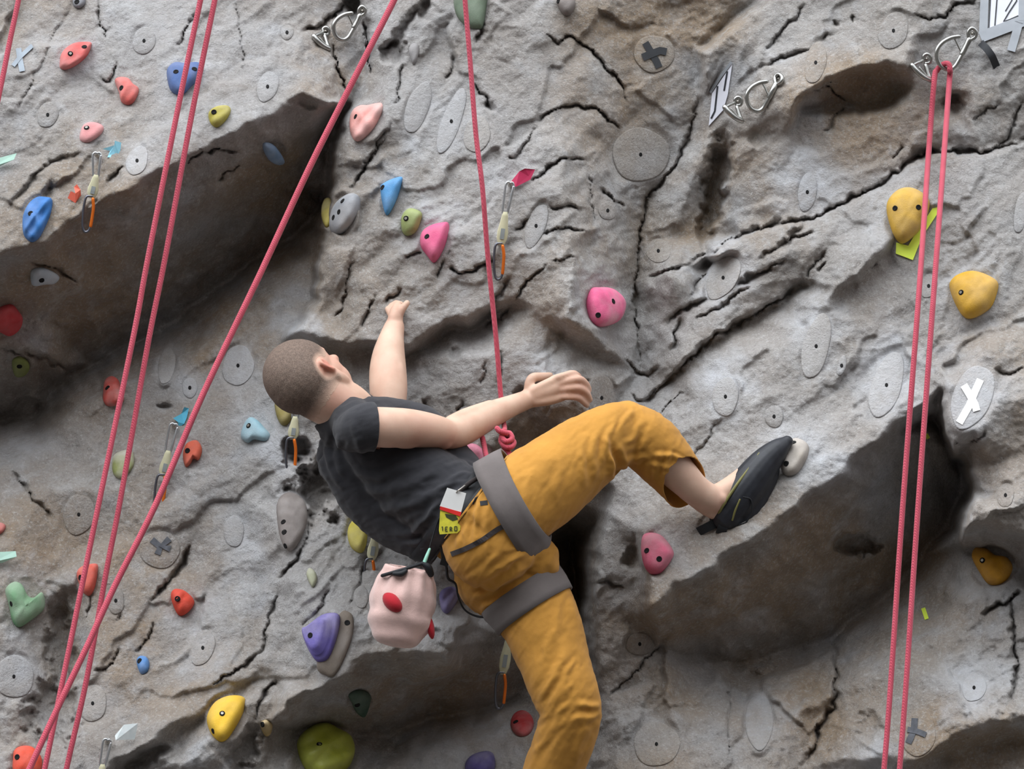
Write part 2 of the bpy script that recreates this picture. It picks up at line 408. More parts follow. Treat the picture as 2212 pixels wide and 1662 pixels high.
CRACKS = [
    # points, half width px, depth cm
    ([(212, 0), (214, 50), (222, 66), (226, 84)], 4, 2.0),
    ([(252, 132), (246, 160), (238, 176), (218, 166)], 5, 2.0),
    ([(424, 20), (408, 58), (394, 82), (378, 94)], 4, 2.0),
    ([(505, 0), (520, 80), (527, 170)], 3, 1.0),
    ([(160, 0), (60, 190), (40, 240)], 4, 0.8),
    ([(15, 455), (60, 400), (110, 350), (170, 335)], 10, 2.2),
    ([(70, 470), (90, 425), (122, 385)], 10, 2.2),
    ([(230, 395), (250, 375), (275, 352)], 6, 2.5),
    ([(716, 98), (728, 140), (742, 190), (752, 232)], 6, 4.0),
    ([(655, 70), (700, 50), (735, 20), (750, 0)], 10, 5.0),
    ([(786, 40), (796, 110), (800, 160)], 7, 5.0),
    ([(905, 40), (925, 0)], 18, 4.0),
    ([(830, 110), (850, 95), (880, 50), (905, 15)], 16, 4.5),
    ([(868, 140), (866, 175), (857, 225)], 5, 2.5),
    ([(840, 270), (800, 340), (760, 410)], 7, 2.2),
    ([(832, 300), (790, 360), (752, 416)], 5, 2.0),
    ([(985, 120), (976, 150), (968, 170)], 6, 2.0),
    ([(1050, 20), (1040, 70), (1030, 92)], 5, 3.0),
    ([(1008, 195), (985, 240), (975, 300), (955, 340)], 3.5, 2.0),
    ([(1025, 180), (1050, 215), (1060, 235)], 6, 3.0),
    ([(900, 200), (885, 240)], 4, 1.5),
    ([(1183, 78), (1200, 90), (1225, 80), (1255, 92), (1286, 115), (1310, 145), (1345, 185), (1350, 220)], 5, 3.0),
    ([(1160, 265), (1180, 248), (1210, 232), (1245, 226), (1285, 235), (1318, 260), (1336, 278)], 5, 3.2),
    ([(1150, 395), (1180, 365), (1215, 342), (1260, 346)], 5, 3.2),
    ([(1186, 448), (1225, 446), (1260, 450)], 5, 2.5),
    ([(1132, 540), (1160, 515), (1195, 496), (1230, 492), (1262, 505)], 5, 3.0),
    ([(1100, 335), (1112, 345), (1160, 270)], 4, 1.6),
    ([(1112, 500), (1140, 480), (1165, 470)], 5, 3.0),
    ([(1272, 370), (1276, 430), (1282, 490)], 4, 1.5),
    ([(1298, 408), (1320, 430), (1350, 448)], 6, 2.5),
    ([(1112, 650), (1150, 600), (1178, 576)], 5, 2.5),
    ([(1186, 565), (1240, 555)], 4, 1.5),
    ([(1070, 560), (1030, 580), (990, 588), (970, 580)], 6, 3.5),
    ([(970, 540), (950, 580), (940, 600)], 5, 2.0),
    ([(880, 560), (900, 550), (920, 540)], 7, 2.0),
    ([(760, 560), (748, 620), (744, 660), (718, 690)], 4, 2.0),
    ([(810, 640), (790, 690), (780, 710)], 5, 2.0),
    ([(830, 655), (850, 640), (870, 622)], 8, 2.5),
    ([(1100, 600), (1072, 650), (1050, 690)], 9, 3.0),
    ([(1105, 660), (1080, 690), (1050, 705)], 6, 3.0),
    ([(1510, 212), (1492, 288), (1452, 370), (1402, 420), (1386, 482), (1378, 560), (1371, 640), (1376, 720), (1384, 800)], 6, 3.5),
    ([(1400, 600), (1440, 585), (1470, 575)], 6, 3.0),
    ([(1490, 640), (1512, 610), (1540, 580)], 5, 2.0),
    ([(1440, 700), (1470, 670), (1520, 650), (1580, 615), (1640, 590), (1700, 560)], 8, 3.5),
    ([(1452, 760), (1460, 720), (1476, 690)], 8, 3.0),
    ([(1350, 770), (1372, 806), (1400, 812), (1420, 790)], 6, 2.5),
    ([(1365, 850), (1380, 868), (1402, 862), (1418, 836)], 6, 2.5),
    ([(1652, 110), (1690, 70), (1740, 10)], 7, 2.2),
    ([(1652, 140), (1700, 122), (1745, 110), (1800, 70)], 7, 3.0),
    ([(1804, 60), (1806, 40)], 6, 2.0),
    ([(1838, 50), (1845, 36)], 6, 2.0),
    ([(1976, 28), (2005, 44), (2012, 38)], 4, 2.0),
    ([(2012, 40), (2040, 30), (2060, 14), (2110, 0)], 6, 3.0),
    ([(1780, 285), (1810, 250), (1826, 234)], 7, 2.5),
    ([(1930, 345), (1950, 312)], 4, 1.5),
    ([(2100, 260), (2130, 235), (2160, 228)], 6, 1.8),
    ([(2212, 215), (2195, 250), (2180, 290), (2150, 320)], 7, 2.5),
    ([(1690, 540), (1720, 500), (1750, 478)], 12, 2.5),
    ([(1780, 540), (1760, 570), (1740, 610)], 6, 2.0),
    ([(1770, 590), (1784, 560)], 6, 2.5),
    ([(1480, 1010), (1520, 960), (1560, 900)], 5, 1.2),
    ([(1420, 900), (1460, 860), (1480, 845)], 4, 1.5),
    ([(2150, 800), (2180, 810), (2212, 790)], 5, 2.0),
    ([(2060, 965), (2110, 950), (2130, 930)], 6, 2.0),
    ([(2184, 1290), (2190, 1380), (2196, 1440), (2184, 1520)], 8, 4.0),
    ([(2120, 1330), (2170, 1300), (2210, 1282)], 9, 4.5),
    ([(1800, 1390), (1806, 1450), (1800, 1530), (1770, 1570), (1760, 1610), (1730, 1662)], 9, 4.5),
    ([(1310, 1510), (1360, 1465), (1400, 1420), (1430, 1390)], 4, 2.5),
    ([(1290, 1260), (1310, 1258), (1350, 1272)], 5, 2.5),
    ([(1570, 1662), (1572, 1560), (1578, 1450)], 4, 1.2),
    ([(408, 1182), (398, 1215), (375, 1245), (350, 1275), (326, 1298)], 9, 4.0),
    ([(330, 1345), (322, 1380), (290, 1412)], 4, 2.0),
    ([(212, 1245), (200, 1290), (184, 1336)], 5, 2.0),
    ([(258, 1400), (245, 1430), (220, 1450), (205, 1448)], 4, 2.0),
    ([(268, 1310), (250, 1345)], 6, 1.5),
    ([(455, 1480), (490, 1460), (530, 1440), (560, 1410)], 7, 3.0),
    ([(660, 1110), (664, 1160), (640, 1210), (600, 1250)], 6, 3.5),
    ([(715, 1270), (690, 1320), (650, 1355)], 5, 2.0),
    ([(800, 1190), (775, 1260), (755, 1310)], 5, 2.0),
    ([(600, 1280), (560, 1420)], 6, 2.0),
    ([(20, 1010), (60, 1060), (120, 1130)], 8, 2.0),
    ([(550, 1560), (570, 1500), (600, 1470)], 7, 3.0),
    ([(1840, 610), (1900, 560)], 4, 1.0),
    ([(900, 1040), (870, 980), (860, 930)], 4, 1.0),
    ([(1085, 760), (1080, 800), (1075, 830)], 5, 2.0),
    ([(1050, 780), (1040, 830)], 4, 1.2),
    ([(912, 860), (925, 890), (935, 910)], 6, 2.0),
    ([(1000, 872), (985, 890)], 8, 2.0),
]
CRACKS += [([(x + 1, y + 3) for x, y in stepA], 9, 4.5), ([(x + 2, y + 4) for x, y in stepB], 8, 4.0), ([(398, 348), (440, 330), (478, 322), (520, 330)], 6, 3.5), ([(60, 566), (120, 580), (170, 612)], 7, 3.0), ([(465, 395), (500, 365), (520, 352)], 5, 2.0),
    ([(150, 800), (90, 770), (0, 752)], 9, 3.0), ([(1725, 212), (1770, 190), (1800, 172)], 4, 2.0), ([(1784, 180), (1800, 200), (1826, 218)], 5, 2.5), ([(1640, 560), (1700, 520), (1760, 500)], 7, 2.5), ([(1500, 690), (1560, 660), (1620, 620)], 6, 2.5)]
PITS = [  # cx, cy, rx, ry, angle deg, depth cm
    (1852, 1178, 44, 20, 4, 9.0), (690, 1060, 50, 55, 20, 9.0), (640, 970, 32, 26, -20, 8.0),
    (762, 14, 18, 22, 0, 7.0), (850, 110, 22, 26, 30, 4.0), (1545, 410, 24, 110, 12, 8.0), (2064, 226, 24, 20, 0, 3.0),
    (985, 762, 12, 12, 0, 2.0), (1370, 1200, 22, 34, 10, 4.0), (1125, 850, 12, 14, 0, 2.0), (1060, 232, 10, 10, 0, 2),
    (118, 1540, 60, 60, 0, 4), (130, 1400, 30, 110, 0, 4.0), (320, 1635, 50, 18, -20, 4.0), (530, 1620, 26, 50, 30, 5.0),
    (2020, 1300, 26, 36, 10, 2.0), (1870, 1570, 30, 26, 0, 2), (2120, 1560, 60, 28, -20, -3), (355, 880, 14, 7, 0, 2),
    (1995, 332, 26, 14, -20, 4),
]
# smooth bolt pads: cx, cy, rx, ry, rotation deg (clockwise in the picture), tone, hole
PADS = [
    (296, 347, 22, 33, 22, 'pale', 1), (311, 88, 24, 30, 15, 'rock', 1), (103, 248, 22, 28, 20, 'rock', 1),
    (578, 187, 22, 34, 20, 'pale', 1), (620, 70, 14, 16, 20, 'rock', 1), (902, 232, 24, 58, 20, 'pale', 0), (975, 262, 20, 75, 20, 'pale', 1),
    (1030, 290, 28, 40, 10, 'tan', 0), (1384, 334, 62, 58, 0, 'tan', 1), (1413, 116, 44, 40, 0, 'tan', 0), (1158, 488, 20, 50, 20, 'pale', 1),
    (1313, 455, 20, 20, 0, 'rock', 1), (1422, 542, 26, 26, 0, 'tan', 1), (1930, 66, 30, 42, 25, 'rock', 1),
    (1762, 135, 22, 46, 12, 'rock', 1), (1744, 415, 20, 42, 8, 'rock', 1), (1562, 600, 30, 52, 32, 'tan', 1), (1567, 857, 28, 42, 6, 'tan', 1),
    (1763, 748, 28, 72, 14, 'tan', 1), (1915, 832, 32, 74, 18, 'tan', 1), (1818, 790, 9, 22, 15, 'pale', 1), (2006, 618, 18, 26, 15, 'rock', 1),
    (2100, 858, 42, 72, 22, 'pale', 0), (1672, 900, 20, 24, 0, 'rock', 1), (2172, 1070, 18, 26, 10, 'rock', 1), (1300, 860, 30, 48, 0, 'rock', 1),
    (514, 790, 34, 44, 10, 'pale', 1), (360, 790, 18, 40, 8, 'tan', 0), (170, 1112, 34, 44, 10, 'rock', 1), (345, 1188, 44, 40, 0, 'rock', 0),
    (30, 1462, 44, 46, 0, 'rock', 1), (200, 1520, 30, 40, 10, 'tan', 1), (1382, 1392, 30, 24, 0, 'rock', 1), (1418, 1608, 50, 48, 0, 'tan', 1),
    (2104, 1486, 26, 30, 20, 'rock', 1), (410, 838, 16, 22, 0, 'pale', 1), (505, 1148, 22, 34, 0, 'rock', 0), (250, 1298, 18, 30, 0, 'rock', 1),
    (1985, 1586, 36, 50, 10, 'rock', 0), (2205, 460, 14, 44, 8, 'pale', 0), (438, 1400, 24, 40, 20, 'rock', 1), (1640, 1560, 30, 60, 0, 'rock', 0),
    (780, 1290, 16, 24, 0, 'rock', 0),
]
TAN = [  # warm tan zones, many on undersides and in recesses: cx, cy, rx, ry, strength
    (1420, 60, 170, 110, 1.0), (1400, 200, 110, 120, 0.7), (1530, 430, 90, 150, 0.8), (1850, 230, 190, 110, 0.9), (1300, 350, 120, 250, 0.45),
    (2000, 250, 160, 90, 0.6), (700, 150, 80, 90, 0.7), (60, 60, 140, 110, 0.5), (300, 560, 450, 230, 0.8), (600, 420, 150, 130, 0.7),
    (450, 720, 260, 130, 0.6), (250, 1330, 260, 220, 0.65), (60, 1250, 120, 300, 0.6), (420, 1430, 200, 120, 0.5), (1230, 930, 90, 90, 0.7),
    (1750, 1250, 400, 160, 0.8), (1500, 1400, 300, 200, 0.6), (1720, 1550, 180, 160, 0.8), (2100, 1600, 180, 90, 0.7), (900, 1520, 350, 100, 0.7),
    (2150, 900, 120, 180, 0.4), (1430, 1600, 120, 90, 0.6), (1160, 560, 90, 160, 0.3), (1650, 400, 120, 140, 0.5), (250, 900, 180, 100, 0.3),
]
CHALK = [  # chalk dust: cx, cy, rx, ry, strength
    (160, 125, 70, 60, .8), (395, 165, 65, 60, .7), (200, 285, 40, 40, .5), (470, 250, 40, 40, .4), (790, 260, 60, 60, .3), (960, 240, 110, 130, .45),
    (850, 400, 60, 60, .4), (930, 480, 90, 110, .5), (1120, 480, 90, 120, .3), (1930, 460, 80, 90, .5), (1745, 400, 90, 100, .9), (2100, 640, 80, 90, .5),
    (1567, 830, 70, 90, .8), (1920, 800, 80, 120, .8), (1765, 700, 80, 110, .6), (1720, 970, 90, 70, .8), (1308, 640, 70, 70, .3), (1560, 590, 80, 90, .7),
    (2100, 860, 90, 110, .5), (515, 790, 60, 70, .6), (410, 830, 40, 50, .6), (360, 780, 40, 60, .5), (560, 910, 60, 80, .5), (60, 960, 90, 50, .5), (400, 1000, 60, 90, .4),
    (520, 1160, 60, 90, .5), (440, 1380, 80, 110, .5), (200, 1500, 60, 60, .4), (30, 1450, 60, 60, .4), (950, 1360, 100, 80, .5), (640, 720, 60, 50, .7), (960, 1620, 120, 70, .5), (1060, 1580, 80, 90, .6),
    (2100, 1480, 90, 90, .7), (1880, 1640, 90, 60, .5), (1650, 1560, 60, 90, .5), (2150, 1260, 90, 50, .6), (620, 1080, 60, 120, .4), (1180, 800, 60, 60, .5), (690, 1420, 70, 60, .5),
    (610, 960, 60, 80, .7), (300, 345, 60, 60, .4), (1420, 1180, 70, 60, .3), (1820, 1000, 70, 50, .5), (960, 40, 90, 80, .3), (350, 40, 200, 120, .35), (100, 160, 140, 120, .3),
]

def axis(lo, a, b, hi, step):
    inner = np.arange(a, b + step, step)
    g, s, x = [], step, a
    while x > lo:
        s *= 1.18
        x -= s
        g.append(x)
    g2, s, x = [], step, inner[-1]
    while x < hi:
        s *= 1.18
        x += s
        g2.append(x)
    return np.concatenate([np.array(g[::-1]), inner, np.array(g2)])

STEP = 3.0
XS = axis(-1300, -24, W + 24, 3500, STEP)
YS = axis(-1000, -24, H + 24, 4000, STEP)
GX, GY = np.meshgrid(XS, YS)

def hash2(ix, iy, seed):
    n = (ix.astype(np.int64) * 374761393 + iy.astype(np.int64) * 668265263 + seed * 1274126177) & 0x7fffffff
    n = ((n ^ (n >> 13)) * 1274126177) & 0x7fffffff
    n = n ^ (n >> 16)
    return (n & 0xffff) / 65535.0

def vnoise(x, y, seed):
    ix, iy = np.floor(x), np.floor(y)
    fx, fy = x - ix, y - iy
    ang = lambda a, b: hash2(a, b, seed) * 2 * np.pi
    def g(dx, dy):
        a = ang(ix + dx, iy + dy)
        return np.cos(a) * (fx - dx) + np.sin(a) * (fy - dy)
    u = fx * fx * fx * (fx * (fx * 6 - 15) + 10)
    v = fy * fy * fy * (fy * (fy * 6 - 15) + 10)
    return (g(0, 0) * (1 - u) + g(1, 0) * u) * (1 - v) + (g(0, 1) * (1 - u) + g(1, 1) * u) * v

def fbm(x, y, seed, oct=4, gain=0.5):
    a, s, f = 0.0, 1.0, 1.0
    for i in range(oct):
        a = a + s * vnoise(x * f, y * f, seed + i * 17)
        s *= gain
        f *= 2.03
    return a

def chips(x, y, seed, tilt):
    """chiselled facets: nearest random cell carries its own tilted plane"""
    ix, iy = np.floor(x), np.floor(y)
    best = np.full(x.shape, 1e9)
    val = np.zeros(x.shape)
    for dx in (-1, 0, 1):
        for dy in (-1, 0, 1):
            cx, cy = ix + dx, iy + dy
            px = cx + hash2(cx, cy, seed)
            py = cy + hash2(cx, cy, seed + 5)
            d = (x - px) ** 2 + (y - py) ** 2
            v = (hash2(cx, cy, seed + 9) - .5) + tilt * ((hash2(cx, cy, seed + 11) - .5) * (x - px) + (hash2(cx, cy, seed + 13) - .5) * (y - py))
            m = d < best
            best = np.where(m, d, best)
            val = np.where(m, v, val)
    return val

def raster_relief():
    V, E, Hh = [], [], []
    index = {}
    def vid(p):
        k = (round(p[0]), round(p[1]))
        if k not in index:
            index[k] = len(V)
            V.append(Vector((p[0], p[1])))
            Hh.append(p[2])
        return index[k]
    for pts, closed in G:
        ids = [vid(p) for p in pts]
        for a, b in zip(ids, ids[1:] + ([ids[0]] if closed else [])):
            if a != b:
                E.append((a, b))
    ov, oe, of, vo, eo, fo = delaunay_2d_cdt(V, E, [], 0, 1e-4)
    hv = []
    P0 = np.array([(v.x, v.y) for v in V])
    for i, v in enumerate(ov):
        if vo[i]:
            hv.append(Hh[vo[i][0]])
        else:
            acc = []
            for a, b in E:
                d = P0[b] - P0[a]
                L2 = d @ d
                s = ((v.x - P0[a][0]) * d[0] + (v.y - P0[a][1]) * d[1]) / L2
                if 0 <= s <= 1:
                    q = P0[a] + d * s
                    if math.hypot(q[0] - v.x, q[1] - v.y) < 0.5:
                        acc.append(Hh[a] * (1 - s) + Hh[b] * s)
            hv.append(sum(acc) / len(acc) if acc else 10.0)
            print('crossing at', round(v.x), round(v.y), acc)
    R = np.full(GX.shape, np.nan)
    for f in of:
        a, b, c = (ov[i] for i in f)
        ha, hb, hc = (hv[i] for i in f)
        x0, x1 = min(a.x, b.x, c.x), max(a.x, b.x, c.x)
        y0, y1 = min(a.y, b.y, c.y), max(a.y, b.y, c.y)
        i0, i1 = np.searchsorted(XS, x0), np.searchsorted(XS, x1, 'right')
        j0, j1 = np.searchsorted(YS, y0), np.searchsorted(YS, y1, 'right')
        if i1 <= i0 or j1 <= j0:
            continue
        X, Y = GX[j0:j1, i0:i1], GY[j0:j1, i0:i1]
        den = (b.y - c.y) * (a.x - c.x) + (c.x - b.x) * (a.y - c.y)
        if abs(den) < 1e-9:
            continue
        l1 = ((b.y - c.y) * (X - c.x) + (c.x - b.x) * (Y - c.y)) / den
        l2 = ((c.y - a.y) * (X - c.x) + (a.x - c.x) * (Y - c.y)) / den
        l3 = 1 - l1 - l2
        m = (l1 >= -1e-6) & (l2 >= -1e-6) & (l3 >= -1e-6)
        sub = R[j0:j1, i0:i1]
        sub[m] = (l1 * ha + l2 * hb + l3 * hc)[m]
    R[np.isnan(R)] = 8.0
    return R

def blur(A, n):
    for _ in range(n):
        B = np.pad(A, 1, mode='edge')
        A = (B[:-2, 1:-1] + 2 * B[1:-1, 1:-1] + B[2:, 1:-1]) / 4
        B = np.pad(A, 1, mode='edge')
        A = (B[1:-1, :-2] + 2 * B[1:-1, 1:-1] + B[1:-1, 2:]) / 4
    return A

def window(x0, x1, y0, y1):
    i0, i1 = np.searchsorted(XS, x0), np.searchsorted(XS, x1, 'right')
    j0, j1 = np.searchsorted(YS, y0), np.searchsorted(YS, y1, 'right')
    return slice(j0, j1), slice(i0, i1)

def seg_dist(X, Y, pts):
    best = np.full(X.shape, 1e9)
    frac = np.zeros(X.shape)
    sd = np.zeros(X.shape)
    n = len(pts) - 1
    for k in range(n):
        (ax, ay), (bx, by) = pts[k], pts[k + 1]
        dx, dy = bx - ax, by - ay
        s = np.clip(((X - ax) * dx + (Y - ay) * dy) / (dx * dx + dy * dy + 1e-9), 0, 1)
        d = np.hypot(X - ax - s * dx, Y - ay - s * dy)
        m = d < best
        best = np.where(m, d, best)
        frac = np.where(m, (k + s) / n, frac)
        nx, ny = -dy, dx
        if nx * 0.5 + ny < 0: nx, ny = -nx, -ny
        sd = np.where(m, ((X - ax) * nx + (Y - ay) * ny) / math.hypot(dx, dy), sd)
    return best, frac, sd

def ellipse_q(X, Y, cx, cy, rx, ry, ang):
    a = math.radians(ang)
    u = (X - cx) * math.cos(a) + (Y - cy) * math.sin(a)
    v = -(X - cx) * math.sin(a) + (Y - cy) * math.cos(a)
    return np.sqrt((u / rx) ** 2 + (v / ry) ** 2)

def build_relief():
    # wobble the drawing so that no edge runs dead straight
    R = raster_relief()
    R = blur(R, 3)
    wx = 9 * fbm(GX / 46, GY / 46, 3, 3)
    wy = 9 * fbm(GX / 46, GY / 46, 91, 3)
    fi = np.interp(GX + wx, XS, np.arange(len(XS)))
    fj = np.interp(GY + wy, YS, np.arange(len(YS)))
    i0 = np.clip(fi.astype(int), 0, len(XS) - 2); j0 = np.clip(fj.astype(int), 0, len(YS) - 2)
    a, b = fi - i0, fj - j0
    R = (R[j0, i0] * (1 - a) * (1 - b) + R[j0, i0 + 1] * a * (1 - b) + R[j0 + 1, i0] * (1 - a) * b + R[j0 + 1, i0 + 1] * a * b)
    # grain of the rock runs up to the right
    th = math.radians(-40)
    U = GX * math.cos(th) + GY * math.sin(th)
    Vv = -GX * math.sin(th) + GY * math.cos(th)
    wu = 30 * fbm(GX / 120, GY / 120, 21, 3)
    wv = 30 * fbm(GX / 120, GY / 120, 22, 3)
    rough = np.clip(0.75 + 1.1 * fbm(GX / 330, GY / 330, 61, 2), 0.25, 1.5)
    calm = np.zeros(GX.shape)
    for cx, cy, rx, ry, s in [(330, 560, 420, 170, .6), (300, 100, 400, 260, .45), (300, 1250, 330, 330, .45), (1750, 1230, 350, 150, .5)]:
        calm = np.maximum(calm, s * np.clip(1.3 - ellipse_q(GX, GY, cx, cy, rx, ry, 0), 0, 1))
    rough = rough * (1 - calm)
    R = R + 2.6 * fbm(GX / 260, GY / 260, 5, 3)
    patch = np.clip(0.5 + 2.2 * fbm(GX / 190, GY / 190, 67, 3), 0.0, 1.3)
    R = R + (0.4 + 0.6 * rough) * 2.6 * chips((U + wu * 1.5) / 330, (Vv + wv * 1.5) / 150, 107, 1.5)
    R = R + rough * 1.5 * (0.5 - np.abs(fbm((U + wu) / 260, (Vv + wv) / 90, 41, 3)) * 2.0)
    R = R + rough * patch * 1.15 * chips((U + wu) / 130, (Vv + wv) / 54, 7, 1.9)
    R = R + rough * patch * 0.40 * chips((U + wu * 2) / 44, (Vv + wv * 2) / 26, 77, 1.8)
    R = blur(R, 1)
    R = R + (0.3 + 0.7 * rough) * (0.32 * fbm(GX / 40, GY / 40, 13, 3, 0.6) + 0.34 * fbm(GX / 12, GY / 12, 14, 2, 0.7))
    # cracks
    for pts, w, dep in CRACKS:
        w, dep = w * 0.72, dep * 0.85
        xs = [p[0] for p in pts]; ys = [p[1] for p in pts]
        pad = w * 12 + 20
        sl = window(min(xs) - pad, max(xs) + pad, min(ys) - pad, max(ys) + pad)
        X = GX[sl] + 9 * fbm(GX[sl] / 26, GY[sl] / 26, 31, 3)
        Y = GY[sl] + 9 * fbm(GX[sl] / 26, GY[sl] / 26, 32, 3)
        d, f, sd = seg_dist(X, Y, pts)
        nzc = fbm(GX[sl] / 42, GY[sl] / 42, 33, 3)
        ww = w * np.clip(0.62 + 0.9 * nzc, 0.42, 1.3)
        taper = np.clip(np.minimum(f, 1 - f) * 5 + 0.15, 0, 1)
        R[sl] -= 1.15 * dep * taper * np.exp(-(d / ww) ** 2)
        side = 0.5 + 0.5 * np.tanh(sd / (0.6 * w))
        R[sl] -= 0.42 * dep * taper * side * np.exp(-d / (w * 4.5))
    for cx, cy, rx, ry, ang, dep in PITS:
        m = max(rx, ry) * 2
        sl = window(cx - m, cx + m, cy - m, cy + m)
        wob_ = min(rx, ry) * 0.75
        q = ellipse_q(GX[sl] + wob_ * fbm(GX[sl] / 30, GY[sl] / 30, 35, 3), GY[sl] + wob_ * fbm(GX[sl] / 30, GY[sl] / 30, 36, 3), cx, cy, rx, ry, ang)
        R[sl] -= dep * np.clip(1.25 - q, 0, 0.6) / 0.6
    return R

RELIEF = build_relief()

def flatten(cx, cy, rx, ry, ang, edge=1.35, drop=0.0, smooth=1.0):
    """press a flat seat into the rock; returns plane coefficients (t = a + bx*(x-cx) + by*(y-cy)) in metres"""
    m = max(rx, ry) * 1.6 + 8
    sl = window(cx - m, cx + m, cy - m, cy + m)
    X, Y = GX[sl], GY[sl]
    q = ellipse_q(X, Y, cx, cy, rx, ry, ang)
    T = RELIEF[sl]
    sel = q < 1.25
    A = np.stack([np.ones(sel.sum()), X[sel] - cx, Y[sel] - cy], 1)
    co, *_ = np.linalg.lstsq(A, T[sel], rcond=None)
    lim = 0.16
    co[1] = np.clip(co[1], -lim, lim); co[2] = np.clip(co[2], -lim, lim)
    plane = co[0] + co[1] * (X - cx) + co[2] * (Y - cy) - drop
    w = np.clip((edge - q) / (edge - 1.0), 0, 1)
    w = w * w * (3 - 2 * w) * smooth
    RELIEF[sl] = T * (1 - w) + plane * w
    a = co[0] / 100 + base_t(cy)
    return a, co[1] / 100, co[2] / 100 + SLOPE / 900.0

PAD_PLANES = [flatten(cx, cy, rx, ry, ang, 1.3, 0.25) for cx, cy, rx, ry, ang, tone, hole in PADS]
